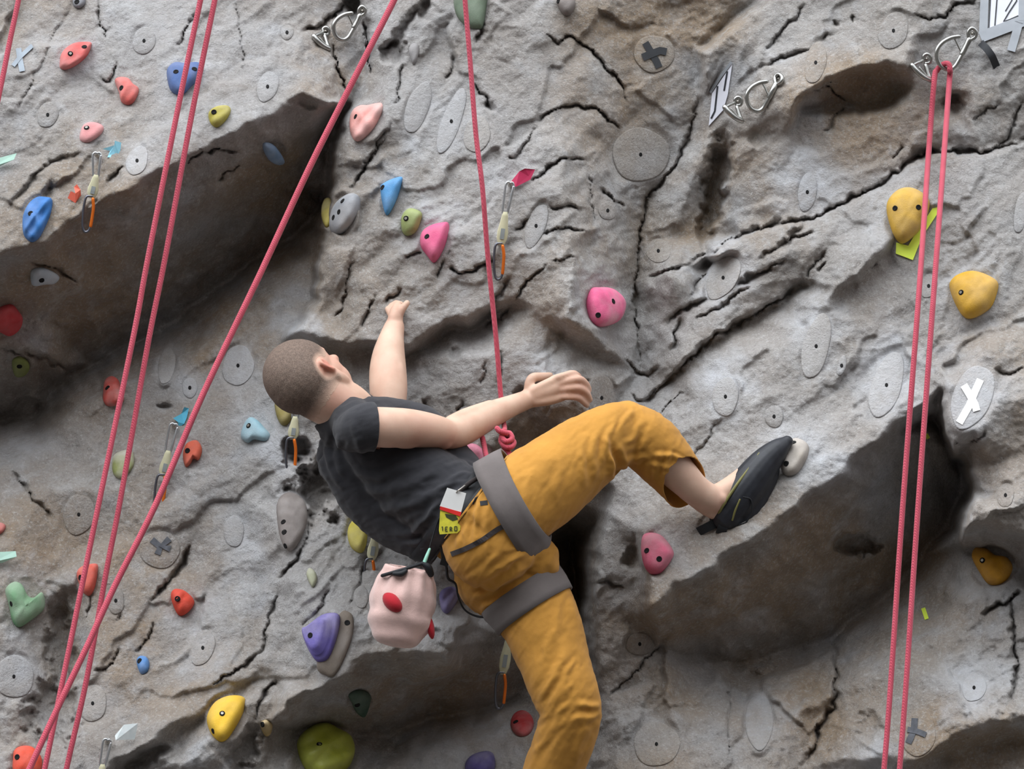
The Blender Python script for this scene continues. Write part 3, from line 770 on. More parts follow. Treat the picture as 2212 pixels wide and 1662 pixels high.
# ---------------------------------------------------------------- holds: traced outlines, height px, colour, chalk, lumps, bolt spots, label
def circ(cx, cy, rx, ry=None, n=12):
    ry = ry or rx
    return [(cx + rx * math.cos(2 * math.pi * k / n), cy + ry * math.sin(2 * math.pi * k / n)) for k in range(n)]
HOLDS = [
    dict(p=[(129,138),(131,120),(140,106),(158,94),(180,91),(196,92),(197,100),(190,118),(176,133),(158,145),(140,151),(130,147)], h=30, c=(208,88,84), ch=.35, l=2, b=[(152,116,1),(182,101,0)], k=(6,10), L='elongated red climbing hold near the grey tape cross, top left'),
    dict(p=[(249,180),(250,171),(262,167),(278,170),(288,182),(299,190),(298,204),(288,222),(276,227),(262,220),(257,200)], h=26, c=(205,92,84), ch=.3, l=3, b=[(262,190,0)], L='salmon red lumpy hold between the elongated red and the slate blue hold'),
    dict(p=[(360,160),(364,145),(378,135),(400,137),(428,135),(437,150),(428,172),(412,188),(396,204),(378,203),(366,190)], h=30, c=(74,100,150), ch=.2, l=1, b=[(380,155,0),(420,149,0)], k=(-4,8), L='slate blue rounded hold crossed by two red ropes'),
    dict(p=[(450,250),(456,238),(472,230),(494,230),(498,241),(488,260),(470,275),(456,268)], h=22, c=(170,160,66), ch=.25, l=1, b=[(462,242,0)], g=1, L='small ribbed olive yellow hold above the dark overhang lip'),
    dict(p=[(172,300),(177,275),(190,265),(210,266),(224,275),(218,290),(200,304),(184,309)], h=18, c=(204,140,140), ch=.35, l=1, b=[(187,276,1)], L='dusty pale pink hold below the salmon red lumpy hold'),
    dict(p=[(49,495),(50,465),(62,440),(80,427),(100,426),(113,433),(110,460),(98,490),(84,515),(68,523),(54,512)], h=34, c=(52,112,178), ch=.15, l=7, b=[(66,461,0)], L='blue pitted hold low on the upper left block'),
    dict(p=[(567,318),(572,307),(590,312),(605,330),(614,350),(600,356),(580,345)], h=22, c=(126,152,182), ch=.3, l=1, b=[], L='blue grey hold under the dark roof at upper left'),
    dict(p=[(67,610),(68,585),(85,578),(105,582),(128,598),(118,612),(95,614),(75,618)], h=20, c=(170,182,192), ch=.4, l=2, b=[(90,606,0)], L='pale grey hold in the shade of the left roof'),
    dict(p=[(-22,680),(0,664),(25,658),(40,672),(49,690),(40,712),(20,725),(0,718),(-20,710)], h=30, c=(186,52,58), ch=.15, l=3, b=[], g=1, L='dark red ribbed hold cut by the left edge under the roof'),
    dict(p=[(26,780),(40,770),(58,778),(64,795),(52,812),(32,812)], h=16, c=(116,128,52), ch=.15, l=1, b=[(42,792,0)], L='olive green hold in the deep shade at far left'),
    dict(p=[(223,850),(228,822),(242,814),(256,822),(262,842),(268,860),(255,874),(235,877),(224,870)], h=26, c=(205,72,60), ch=.4, l=4, b=[(232,838,0)], L='red lumpy hold just below the left roof beside a rope'),
    dict(p=[(243,990),(262,975),(285,975),(290,1000),(280,1020),(262,1035),(245,1025)], h=20, c=(140,146,92), ch=.75, l=2, b=[], L='chalky olive hold between the two left ropes'),
    dict(p=[(396,975),(404,958),(425,952),(436,968),(434,985),(428,995),(418,992),(412,1002),(402,1010),(396,995)], h=24, c=(200,84,54), ch=.15, l=2, b=[(405,974,0)], L='orange red notched hold right of the long diagonal rope'),
    dict(p=[(521,945),(526,920),(540,902),(556,908),(572,925),(583,940),(575,954),(550,950),(535,957)], h=24, c=(142,182,196), ch=.35, l=1, b=[(537,920,1)], L="pale blue hold left below the climber's head"),
    dict(p=[(594,872),(606,862),(626,866),(634,885),(632,902),(620,918),(608,918),(598,900)], h=24, c=(140,126,54), ch=.2, l=1, b=[], L="olive hold half hidden behind the climber's head"),
    dict(p=[(-14,1128),(8,1132),(12,1140),(4,1152),(-12,1156)], h=12, c=(190,90,80), ch=.3, l=1, b=[], L='small faded red hold cut by the left edge above the mint tag'),
    dict(p=[(12,1275),(28,1258),(45,1262),(58,1286),(72,1292),(90,1280),(97,1300),(92,1320),(65,1342),(40,1356),(26,1340),(20,1310)], h=34, c=(112,156,116), ch=.3, l=2, b=[(24,1305,0)], k=(-6,14), L='large sage green saddle shaped hold at lower left'),
    dict(p=[(166,1245),(172,1228),(190,1220),(211,1220),(210,1245),(203,1275),(192,1288),(178,1278)], h=26, c=(212,82,62), ch=.3, l=1, b=[(173,1248,0)], L='orange red hold behind the leftmost of the lower ropes'),
    dict(p=[(369,1285),(378,1273),(400,1278),(420,1300),(408,1322),(388,1331),(375,1310)], h=28, c=(214,72,50), ch=.1, l=3, b=[(383,1294,0)], L='bright orange red knob below the curved rock flake at lower left'),
    dict(p=[(295,1430),(302,1418),(316,1420),(323,1434),(318,1452),(304,1456)], h=16, c=(64,128,192), ch=.3, l=3, b=[(301,1428,0)], L='small bright blue foothold at lower left'),
    dict(p=[(447,1560),(450,1540),(465,1518),(490,1506),(515,1504),(530,1512),(526,1538),(510,1570),(490,1598),(472,1602),(456,1585)], h=40, c=(228,184,50), ch=.12, l=1, b=[(480,1542,1),(460,1580,0)], k=(0,4), L='large yellow teardrop hold at bottom left'),
    dict(p=[(28,1640),(32,1620),(50,1612),(72,1616),(90,1640),(86,1670),(60,1682),(30,1672)], h=30, c=(222,84,60), ch=.15, l=1, b=[(37,1636,0)], L='orange round hold in the bottom left corner'),
    dict(p=[(642,1615),(650,1588),(680,1566),(710,1566),(745,1585),(764,1605),(762,1640),(745,1665),(700,1682),(660,1662)], h=54, c=(172,180,62), ch=.08, l=2, b=[(690,1608,1)], g=1, L='big glossy yellow green ribbed hold at the bottom under the ledge', gl=1),
    dict(p=[(752,1500),(775,1490),(800,1500),(796,1530),(786,1550),(770,1540),(760,1520)], h=20, c=(60,84,70), ch=.1, l=2, b=[(772,1524,0)], L='dark green hold under the shaded lower ledge'),
    dict(p=[(735,1325),(752,1322),(763,1335),(762,1370),(745,1420),(722,1460),(702,1458),(684,1440),(700,1380)], h=14, c=(118,108,98), ch=.2, l=1, b=[(750,1346,0)], L='brown wooden wedge plate behind the purple hold', n='hold_plate', cat='wedge'),
    dict(p=[(655,1362),(668,1354),(700,1330),(730,1327),(736,1345),(728,1385),(712,1425),(690,1433),(674,1415),(662,1390)], h=46, z=14, c=(108,98,168), ch=.3, l=1, b=[(670,1373,0)], k=(-24,-4), st=1, L='purple stepped hold on the brown wooden wedge'),
    dict(p=[(751,1160),(755,1135),(775,1112),(785,1118),(793,1150),(790,1180),(780,1195),(760,1185)], h=26, c=(196,182,70), ch=.25, l=1, b=[], k=(0,8), L="yellow hold below the hem of the climber's T-shirt"),
    dict(p=[(662,1240),(668,1228),(680,1235),(685,1252),(676,1270),(666,1255)], h=14, c=(164,166,140), ch=.6, l=1, b=[], L='small chalky green hold left of the pink chalk bag'),
    dict(p=[(949,1290),(955,1275),(975,1268),(990,1278),(987,1300),(968,1325),(954,1318)], h=22, c=(98,88,150), ch=.3, l=4, b=[], L='purple lumpy hold between the chalk bag and the trousers'),
    dict(p=circ(1128,1564,25,28), h=18, c=(176,50,52), ch=.3, l=1, b=[(1114,1560,0)], L="round red hold left of the climber's hanging lower leg"),
    dict(p=[(1005,1650),(1020,1632),(1050,1624),(1067,1632),(1068,1665),(1045,1676),(1010,1672)], h=24, c=(82,74,128), ch=.25, l=3, b=[], L='dark purple hold at the bottom edge'),
    dict(p=[(908,515),(915,498),(935,486),(958,481),(969,484),(966,515),(955,545),(938,568),(922,552),(910,535)], h=40, c=(214,94,134), ch=.15, l=1, b=[(922,511,0)], k=(4,8), L='pink teardrop hold beside the green hold, high on the column'),
    dict(p=[(1266,650),(1272,625),(1290,621),(1320,624),(1345,645),(1349,665),(1338,692),(1310,705),(1285,705),(1272,685)], h=42, c=(228,104,146), ch=.4, l=1, b=[(1325,651,0),(1292,681,0)], L="round pink hold above the climber's right hand"),
    dict(p=[(1387,1170),(1393,1155),(1412,1152),(1432,1160),(1454,1190),(1450,1210),(1430,1236),(1410,1242),(1395,1230),(1387,1200)], h=38, c=(206,92,122), ch=.3, l=1, b=[(1397,1190,0),(1424,1208,0)], L='pink hold on the rock point below the raised shoe'),
    dict(p=[(822,410),(826,398),(850,386),(870,383),(866,405),(853,440),(836,466),(826,440)], h=26, c=(82,146,198), ch=.15, l=1, b=[(826,405,0)], L='light blue triangular hold on the column'),
    dict(p=[(867,472),(876,455),(890,450),(911,460),(908,480),(898,502),(880,510),(869,500)], h=28, c=(138,152,82), ch=.2, l=1, b=[(877,472,1)], L='green hold left of the pink teardrop hold'),
    dict(p=[(756,258),(762,240),(780,228),(800,228),(825,222),(828,235),(820,255),(805,280),(785,300),(768,305),(758,290)], h=26, c=(222,158,150), ch=.45, l=5, b=[(768,252,0)], L='pale salmon lumpy hold beside the long diagonal rope'),
    dict(p=[(695,465),(702,434),(714,430),(722,450),(716,480),(704,492)], h=22, c=(190,176,96), ch=.2, l=1, b=[], L='pale yellow hold at the edge of the column over the dark roof'),
    dict(p=[(714,484),(724,445),(752,420),(772,422),(774,448),(762,480),(738,506),(720,506)], h=34, c=(150,152,156), ch=.4, l=1, b=[(740,434,0),(732,458,0),(720,470,0)], L='grey drum hold with bolt holes on the column edge'),
    dict(p=[(982,-14),(984,28),(1005,55),(1035,63),(1045,50),(1052,4),(1052,-24),(1012,-34)], h=26, c=(108,122,104), ch=.15, l=1, b=[], L='dull green hold at the top edge behind the climbing rope'),
    dict(p=[(1202,5),(1210,-8),(1235,-8),(1243,12),(1230,33),(1215,30)], h=26, c=(120,112,108), ch=.15, l=1, b=[(1206,2,0)], L='grey brown nub at the top edge above the arched crack'),
    dict(p=[(1915,455),(1920,430),(1940,410),(1965,405),(1990,415),(2008,435),(2005,460),(1995,480),(1985,500),(1955,525),(1938,520),(1925,495)], h=46, c=(206,164,62), ch=.18, l=1, b=[(1933,450,0),(1984,448,0)], L='large mustard hold with neon tape beneath it'),
    dict(p=[(2051,620),(2060,600),(2085,588),(2110,587),(2140,598),(2156,612),(2153,635),(2140,665),(2110,685),(2085,687),(2065,660)], h=46, c=(202,156,44), ch=.15, l=1, b=[(2076,632,1)], k=(6,2), L='mustard rounded hold right of the double ropes'),
    dict(p=[(2100,1205),(2108,1184),(2130,1185),(2150,1200),(2175,1205),(2187,1225),(2178,1250),(2158,1264),(2135,1262),(2118,1240)], h=38, c=(204,148,40), ch=.1, l=2, b=[(2122,1211,1)], L='mustard hold in the shade under the right block'),
    dict(p=[(1683,990),(1695,965),(1715,948),(1735,952),(1747,965),(1743,990),(1725,1020),(1705,1029),(1690,1020)], h=32, c=(164,156,146), ch=.4, l=2, b=[(1714,956,0),(1697,980,0),(1698,1002,0)], L='grey pocketed hold under the toe of the climbing shoe'),
    dict(p=[(1006,966),(1028,960),(1055,985),(1066,1012),(1045,1020),(1020,1000)], h=16, c=(206,112,140), ch=.2, l=1, b=[], L="dusty pink hold behind the rope at the climber's waist"),
    dict(p=[(562,1565),(575,1556),(588,1565),(584,1585),(572,1590)], h=16, c=(190,164,110), ch=.3, l=2, b=[(566,1566,0)], L='small tan hold right of the yellow teardrop hold'),
    dict(p=[(598,1090),(622,1064),(655,1080),(664,1120),(650,1165),(628,1190),(606,1165)], h=26, c=(126,118,114), ch=.3, l=2, b=[(612,1128,0),(600+14,1150,0),(616,1180,0)], L='grey brown pocketed hold left of the T-shirt back'),
    dict(p=[(883,105),(893,93),(904,98),(904,118),(894,140),(886,125)], h=14, c=(140,138,138), ch=.3, l=1, b=[], L='slim grey nub at the top of the column'),
    dict(p=[(157,0),(165,-10),(182,-8),(184,8),(172,18),(160,14)], h=14, c=(128,130,136), ch=.3, l=1, b=[(166,4,0)], L='dark grey knob at the top edge, far left'),
]
def bound(p):
    xs = [q[0] for q in p]; ys = [q[1] for q in p]
    return (min(xs) + max(xs)) / 2, (min(ys) + max(ys)) / 2, (max(xs) - min(xs)) / 2, (max(ys) - min(ys)) / 2
for hd in HOLDS:
    cx, cy, rx, ry = bound(hd['p'])
    hd['plane'] = flatten(cx, cy, rx * .95, ry * .95, 0, 1.3, 0.2)
# flat seats for signs and tape crosses
SEATS = {}
def seat(key, cx, cy, rx, ry, ang=0, s=1.0):
    SEATS[key] = (cx, cy) + flatten(cx, cy, rx, ry, ang, 1.3, 0.1, s)
def pad_seat(key, cx, cy):
    i = min(range(len(PADS)), key=lambda k: math.hypot(PADS[k][0] - cx, PADS[k][1] - cy))
    SEATS[key] = (PADS[i][0], PADS[i][1]) + PAD_PLANES[i]
pad_seat('x_black', 1412, 116); pad_seat('x_mid', 347, 1180); pad_seat('x_white', 2100, 858); pad_seat('x_low', 1975, 1590)
seat('x_grey', 43, 125, 30, 36); seat('eleven', 1556, 205, 24, 80, 24); seat('twelve', 2175, 40, 50, 60)
seat('neon', 1978, 520, 40, 60, 20); seat('neon_a', 2003, 944, 8, 8); seat('neon_b', 1998, 1326, 10, 16)
# ---------------------------------------------------------------- wall mesh (after seats for holds are pressed in)
def build_wall():
    T = RELIEF / 100.0 + base_t(GY)
    D = DREF - T
    X = D * (GX - W / 2) / FPX
    Yc = -D * (GY - H / 2) / FPX
    wx = X
    wy = CAM.y + FWD.y * D + UP.y * Yc
    wz = CAM.z + FWD.z * D + UP.z * Yc
    co = np.stack([wx, wy, wz], -1).reshape(-1, 3).astype(np.float32)
    nj, ni = GX.shape
    idx = np.arange(nj * ni).reshape(nj, ni)
    quads = np.stack([idx[:-1, :-1], idx[1:, :-1], idx[1:, 1:], idx[:-1, 1:]], -1).reshape(-1, 4).astype(np.int32)
    me = bpy.data.meshes.new('wall_back')
    me.vertices.add(len(co)); me.vertices.foreach_set('co', co.ravel())
    me.loops.add(quads.size); me.loops.foreach_set('vertex_index', quads.ravel())
    me.polygons.add(len(quads))
    me.polygons.foreach_set('loop_start', np.arange(0, quads.size, 4, dtype=np.int32))
    me.polygons.foreach_set('use_smooth', np.ones(len(quads), dtype=bool))
    me.update(calc_edges=True)
    global TANF, CHALKF
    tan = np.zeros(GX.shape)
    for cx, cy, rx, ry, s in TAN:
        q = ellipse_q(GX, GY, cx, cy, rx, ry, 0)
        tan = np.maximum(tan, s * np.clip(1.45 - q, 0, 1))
    chalk = np.zeros(GX.shape)
    nz = fbm(GX / 55, GY / 55, 55, 4)
    for cx, cy, rx, ry, s in CHALK:
        q = ellipse_q(GX, GY, cx, cy, rx, ry, 0) + 0.5 * nz
        chalk = np.maximum(chalk, s * np.clip(1.15 - q, 0, 1))
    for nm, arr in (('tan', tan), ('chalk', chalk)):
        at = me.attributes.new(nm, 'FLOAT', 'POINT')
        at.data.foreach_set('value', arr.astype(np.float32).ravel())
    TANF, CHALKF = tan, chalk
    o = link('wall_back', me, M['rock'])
    tag(o, 'grey and brown sculpted concrete rock face of the climbing wall', 'wall', kind='structure')
    return o
WALL = build_wall()

# flooring of the hall far below the picture
fl = pydata('floor', [(-14, -10, 0), (14, -10, 0), (14, 14, 0), (-14, 14, 0), (-14, -10, -.2), (14, -10, -.2), (14, 14, -.2), (-14, 14, -.2)],
            [(0, 1, 2, 3), (7, 6, 5, 4), (0, 4, 5, 1), (1, 5, 6, 2), (2, 6, 7, 3), (3, 7, 4, 0)], False)
M['floor'] = simple_mat('rubber_flooring', (56, 53, 50), 0.9, bump=0.2)
tag(link('floor', fl, M['floor']), 'dark rubber matting at the foot of the climbing wall', 'floor', kind='structure')

def wall_t(px, py):
    fi = np.interp(px, XS, np.arange(len(XS))); fj = np.interp(py, YS, np.arange(len(YS)))
    i, j = int(fi), int(fj)
    i = min(i, len(XS) - 2); j = min(j, len(YS) - 2)
    a, b = fi - i, fj - j
    r = RELIEF[j, i] * (1 - a) * (1 - b) + RELIEF[j, i + 1] * a * (1 - b) + RELIEF[j + 1, i] * (1 - a) * b + RELIEF[j + 1, i + 1] * a * b
    return r / 100 + base_t(py)
# ---------------------------------------------------------------- figure tools: model space = picture pixels, z towards the viewer
ZS = 900.0
def to_world(A):
    A = np.asarray(A, dtype=np.float64)
    d = DREF - A[:, 2] / ZS
    sx_ = d * (A[:, 0] - W / 2) / FPX
    sy_ = -d * (A[:, 1] - H / 2) / FPX
    return np.stack([CAM.x + sx_, CAM.y + FWD.y * d + UP.y * sy_, CAM.z + FWD.z * d + UP.z * sy_], 1)

def Q(x, y, z):
    return Vector(to_world([(x, y, z)])[0])

def wall_z(x, y):
    return wall_t(x, y) * ZS

def catmull(pts, n):
    """pts rows of any width; n samples per span"""
    A = np.array(pts, dtype=float)
    if len(A) == 2:
        s = np.linspace(0, 1, n + 1)[:, None]
        return A[0] * (1 - s) + A[1] * s
    B = np.vstack([2 * A[0] - A[1], A, 2 * A[-1] - A[-2]])
    out = []
    for i in range(1, len(B) - 2):
        p0, p1, p2, p3 = B[i - 1], B[i], B[i + 1], B[i + 2]
        for k in range(n):
            t = k / n
            out.append(0.5 * ((2 * p1) + (-p0 + p2) * t + (2 * p0 - 5 * p1 + 4 * p2 - p3) * t * t + (-p0 + 3 * p1 - 3 * p2 + p3) * t ** 3))
    out.append(B[-2])
    return np.array(out)

class Shape:
    def __init__(self):
        self.v, self.f = [], []
    def tube(self, pts, n=8, seg=32, flat=1.0, axis=None, cap=True):
        """pts: (x,y,z,r); flat squeezes the section along axis"""
        C = catmull(pts, n)
        C[:, 3] = np.maximum(C[:, 3], 0.3)
        if cap:
            d0 = C[0, :3] - C[1, :3]; d0 /= np.linalg.norm(d0) + 1e-9
            d1 = C[-1, :3] - C[-2, :3]; d1 /= np.linalg.norm(d1) + 1e-9
            r0, r1 = C[0, 3], C[-1, 3]
            pre = [np.append(C[0, :3] + d0 * r0 * math.sin(a), r0 * math.cos(a)) for a in (1.45, 1.05, 0.55)]
            post = [np.append(C[-1, :3] + d1 * r1 * math.sin(a), r1 * math.cos(a)) for a in (0.55, 1.05, 1.45)]
            C = np.vstack([pre, C, post])
        base = len(self.v)
        up = np.array(axis if axis is not None else (0.31, 0.2, 0.93), dtype=float)
        for i in range(len(C)):
            a = C[max(i - 1, 0), :3]; b = C[min(i + 1, len(C) - 1), :3]
            T = b - a; T /= np.linalg.norm(T) + 1e-9
            N = up - T * (up @ T)
            N /= np.linalg.norm(N) + 1e-9
            Bn = np.cross(T, N)
            for k in range(seg):
                an = 2 * math.pi * k / seg
                self.v.append(C[i, :3] + C[i, 3] * (N * math.cos(an) * flat + Bn * math.sin(an)))
        for i in range(len(C) - 1):
            for k in range(seg):
                k2 = (k + 1) % seg
                self.f.append((base + i * seg + k, base + i * seg + k2, base + (i + 1) * seg + k2, base + (i + 1) * seg + k))
        self.f.append(tuple(base + k for k in range(seg))[::-1])
        e = base + (len(C) - 1) * seg
        self.f.append(tuple(e + k for k in range(seg)))
        return self
    def ell(self, c, a, b, d, nu=44, nv=26):
        """ellipsoid with axis vectors a, b, d"""
        c, a, b, d = (np.array(q, dtype=float) for q in (c, a, b, d))
        base = len(self.v)
        for j in range(1, nv):
            ph = math.pi * j / nv
            for i in range(nu):
                th = 2 * math.pi * i / nu
                self.v.append(c + a * math.sin(ph) * math.cos(th) + b * math.sin(ph) * math.sin(th) + d * math.cos(ph))
        self.v.append(c + d); self.v.append(c - d)
        t, bt = len(self.v) - 2, len(self.v) - 1
        for j in range(nv - 2):
            for i in range(nu):
                i2 = (i + 1) % nu
                self.f.append((base + j * nu + i, base + j * nu + i2, base + (j + 1) * nu + i2, base + (j + 1) * nu + i))
        for i in range(nu):
            i2 = (i + 1) % nu
            self.f.append((base + i2, base + i, t))
            self.f.append((base + (nv - 2) * nu + i, base + (nv - 2) * nu + i2, bt))
        return self
    def ball(self, c, r):
        return self.ell(c, (r, 0, 0), (0, r, 0), (0, 0, r))

def voxel(shape, size, smooth=3, factor=0.5):
    """fuse all the shapes into one continuous skin; returns (verts Nx3, faces) in model space"""
    me = bpy.data.meshes.new('tmp')
    me.from_pydata([tuple(v) for v in shape.v], [], shape.f)
    bm = bmesh.new(); bm.from_mesh(me)
    # every closed piece has to face outwards before fusing
    bmesh.ops.recalc_face_normals(bm, faces=bm.faces[:])
    bm.to_mesh(me); bm.free()
    ob = bpy.data.objects.new('tmp', me)
    COL.objects.link(ob)
    r = ob.modifiers.new('r', 'REMESH'); r.mode = 'VOXEL'; r.voxel_size = size; r.adaptivity = 0.0
    if smooth:
        s = ob.modifiers.new('s', 'SMOOTH'); s.factor = factor; s.iterations = smooth
    dg = bpy.context.evaluated_depsgraph_get()
    ev = ob.evaluated_get(dg)
    m2 = bpy.data.meshes.new_from_object(ev)
    bpy.data.objects.remove(ob, do_unlink=True)
    bpy.data.meshes.remove(me)
    return m2

def get_co(me):
    a = np.empty(len(me.vertices) * 3, dtype=np.float32)
    me.vertices.foreach_get('co', a)
    return a.reshape(-1, 3).astype(np.float64)

def get_no(me):
    a = np.empty(len(me.vertices) * 3, dtype=np.float32)
    me.vertices.foreach_get('normal', a)
    return a.reshape(-1, 3).astype(np.float64)

def set_co(me, A):
    me.vertices.foreach_set('co', np.asarray(A, dtype=np.float32).ravel())
    me.update()

def taubin(me, pairs=12, lam=0.5, mu=-0.53):
    """iron out voxel terraces without shrinking the shape"""
    n = len(me.vertices)
    e = np.empty(len(me.edges) * 2, dtype=np.int32); me.edges.foreach_get('vertices', e)
    e = e.reshape(-1, 2)
    a = np.concatenate([e[:, 0], e[:, 1]]); b = np.concatenate([e[:, 1], e[:, 0]])
    deg = np.maximum(np.bincount(a, minlength=n), 1)
    A = get_co(me)
    for k in range(pairs * 2):
        L = np.stack([np.bincount(a, weights=A[b, i], minlength=n) / deg for i in range(3)], 1) - A
        A = A + (lam if k % 2 == 0 else mu) * L
    set_co(me, A)

def finish(me, name):
    set_co(me, to_world(get_co(me)))
    me.flip_normals()
    me.polygons.foreach_set('use_smooth', [True] * len(me.polygons))
    me.name = name
    me.update()
    return me

def cut(me, planes):
    """open the shell: planes = (point, normal, radius): everything on the normal side within the radius goes"""
    bm = bmesh.new(); bm.from_mesh(me)
    for p, n, R in planes:
        p = Vector(p); n = Vector(n).normalized()
        vs = [v for v in bm.verts if (v.co - p).length < R]
        s = set(vs)
        geom = vs + [e for e in bm.edges if e.verts[0] in s and e.verts[1] in s] + [f for f in bm.faces if all(v in s for v in f.verts)]
        bmesh.ops.bisect_plane(bm, geom=geom, plane_co=p, plane_no=n, dist=0.05)
        dead = [v for v in bm.verts if (v.co - p).length < R * 1.02 and (v.co - p).dot(n) > 0.1]
        bmesh.ops.delete(bm, geom=dead, context='VERTS')
    bm.to_mesh(me); bm.free()
    me.update()

def folds(me, strokes):
    """cloth folds on the side turned to the viewer: (points, half width, height)"""
    A, N = get_co(me), get_no(me)
    disp = np.zeros(len(A))
    wob = 5 * fbm(A[:, 0] / 30, A[:, 1] / 30, 5, 2)
    for pts, w, h in strokes:
        xs = [p[0] for p in pts]; ys = [p[1] for p in pts]
        m = (A[:, 0] > min(xs) - 4 * w) & (A[:, 0] < max(xs) + 4 * w) & (A[:, 1] > min(ys) - 4 * w) & (A[:, 1] < max(ys) + 4 * w) & (N[:, 2] > -0.2)
        if not m.any(): continue
        C = catmull(pts, 4)
        d, f, sd = seg_dist(A[m, 0] + wob[m], A[m, 1] + wob[m], [tuple(c) for c in C])
        tp = np.clip(np.minimum(f, 1 - f) * 5, 0, 1)
        prof = np.exp(-(d / w) ** 2) - 0.45 * np.exp(-((d - 1.9 * w) / (0.9 * w)) ** 2)
        disp[m] += h * tp * prof
    set_co(me, A + N * disp[:, None])

# ---------------------------------------------------------------- parts of the wall: smooth bolt pads with their threaded holes
M['pad_pale'] = rock_material('chalked_pad', (0.52, 0.53, 0.55, .28), .9)
M['pad_rock'] = rock_material('grey_pad', (0.42, 0.41, 0.40, .08), 1.0)
M['pad_tan'] = rock_material('tan_pad', (0.43, 0.39, 0.34, .30), .9)
M['hole'] = simple_mat('bolt_hole_black', (16, 15, 15), 0.9)  # black colour stands in for shade inside holes; the discs have no opening
M['steel'] = simple_mat('galvanised_steel', (176, 176, 172), 0.28, metal=.95, var=.12, scale=60)
M['bolt'] = simple_mat('bolt_steel', (168, 164, 156), 0.4, metal=.8, var=.15)

def plane_q(pl_, cx, cy, x, y, up=0.0):
    """model-space point on a seat plane, lifted by up pixels"""
    a, bx, by = pl_
    return np.array((x, y, (a + bx * (x - cx) + by * (y - cy)) * ZS + up))

def mesh_q(name, v, f, mat, parent=None, smooth=True):
    bm = bmesh.new()
    bv = [bm.verts.new(q) for q in to_world(v)]
    for q in f:
        try: bm.faces.new([bv[i] for i in q])
        except ValueError: pass
    return link(name, bm_mesh(name, bm, smooth), mat, parent)

def disc_q(cx, cy, rx, ry, ang, pl_, lo, hi, n=36, jit=0.0, seed=0):
    v, f = [], []
    a0 = math.radians(ang)
    prof = ((1.0, lo), (1.0, hi - 1.2), (0.95, hi), (0.5, hi), )
    for s, up in prof:
        for k in range(n):
            a = 2 * math.pi * k / n
            r = s * (1 + jit * math.sin(3 * a + seed) + jit * .7 * math.sin(5 * a + 2 * seed))
            u, w = rx * r * math.cos(a), ry * r * math.sin(a)
            x = cx + u * math.cos(a0) - w * math.sin(a0); y = cy + u * math.sin(a0) + w * math.cos(a0)
            v.append(plane_q(pl_, cx, cy, x, y, up))
    for i in range(len(prof) - 1):
        for k in range(n):
            k2 = (k + 1) % n
            f.append((i * n + k, i * n + k2, (i + 1) * n + k2, (i + 1) * n + k))
    f.append(tuple((len(prof) - 1) * n + k for k in range(n)))
    f.append(tuple(range(n))[::-1])
    return v, f

for i, ((cx, cy, rx, ry, ang, tone, hole), pl_) in enumerate(zip(PADS, PAD_PLANES)):
    v, f = disc_q(cx, cy, rx, ry, ang, pl_, -9, 0.9, jit=0.025, seed=i)
    pad = mesh_q('bolt_pad', v, f, M['pad_' + tone], WALL)
    jx, jy = min(np.searchsorted(XS, cx), len(XS) - 1), min(np.searchsorted(YS, cy), len(YS) - 1)
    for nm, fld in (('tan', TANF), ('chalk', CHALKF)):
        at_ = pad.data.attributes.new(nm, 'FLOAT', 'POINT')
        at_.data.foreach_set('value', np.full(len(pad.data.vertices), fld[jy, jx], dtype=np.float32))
    if hole:
        v, f = disc_q(cx, cy, 3.6, 4.6, 0, (pl_[0], pl_[1], pl_[2]), -6, 1.5, n=14)
        mesh_q('threaded_hole', v, f, M['hole'], pad)

# ---------------------------------------------------------------- holds
HOLD_MATS = {}
def hold_mat(c, ch, gl):
    key = (c, ch, gl)
    if key not in HOLD_MATS:
        HOLD_MATS[key] = simple_mat('hold_resin_%d_%d_%d' % c, c, 0.35 if gl else 0.72, var=.10, scale=45, bump=.35, bscale=420, chalk=ch, spec=.5 if gl else .3)
    return HOLD_MATS[key]

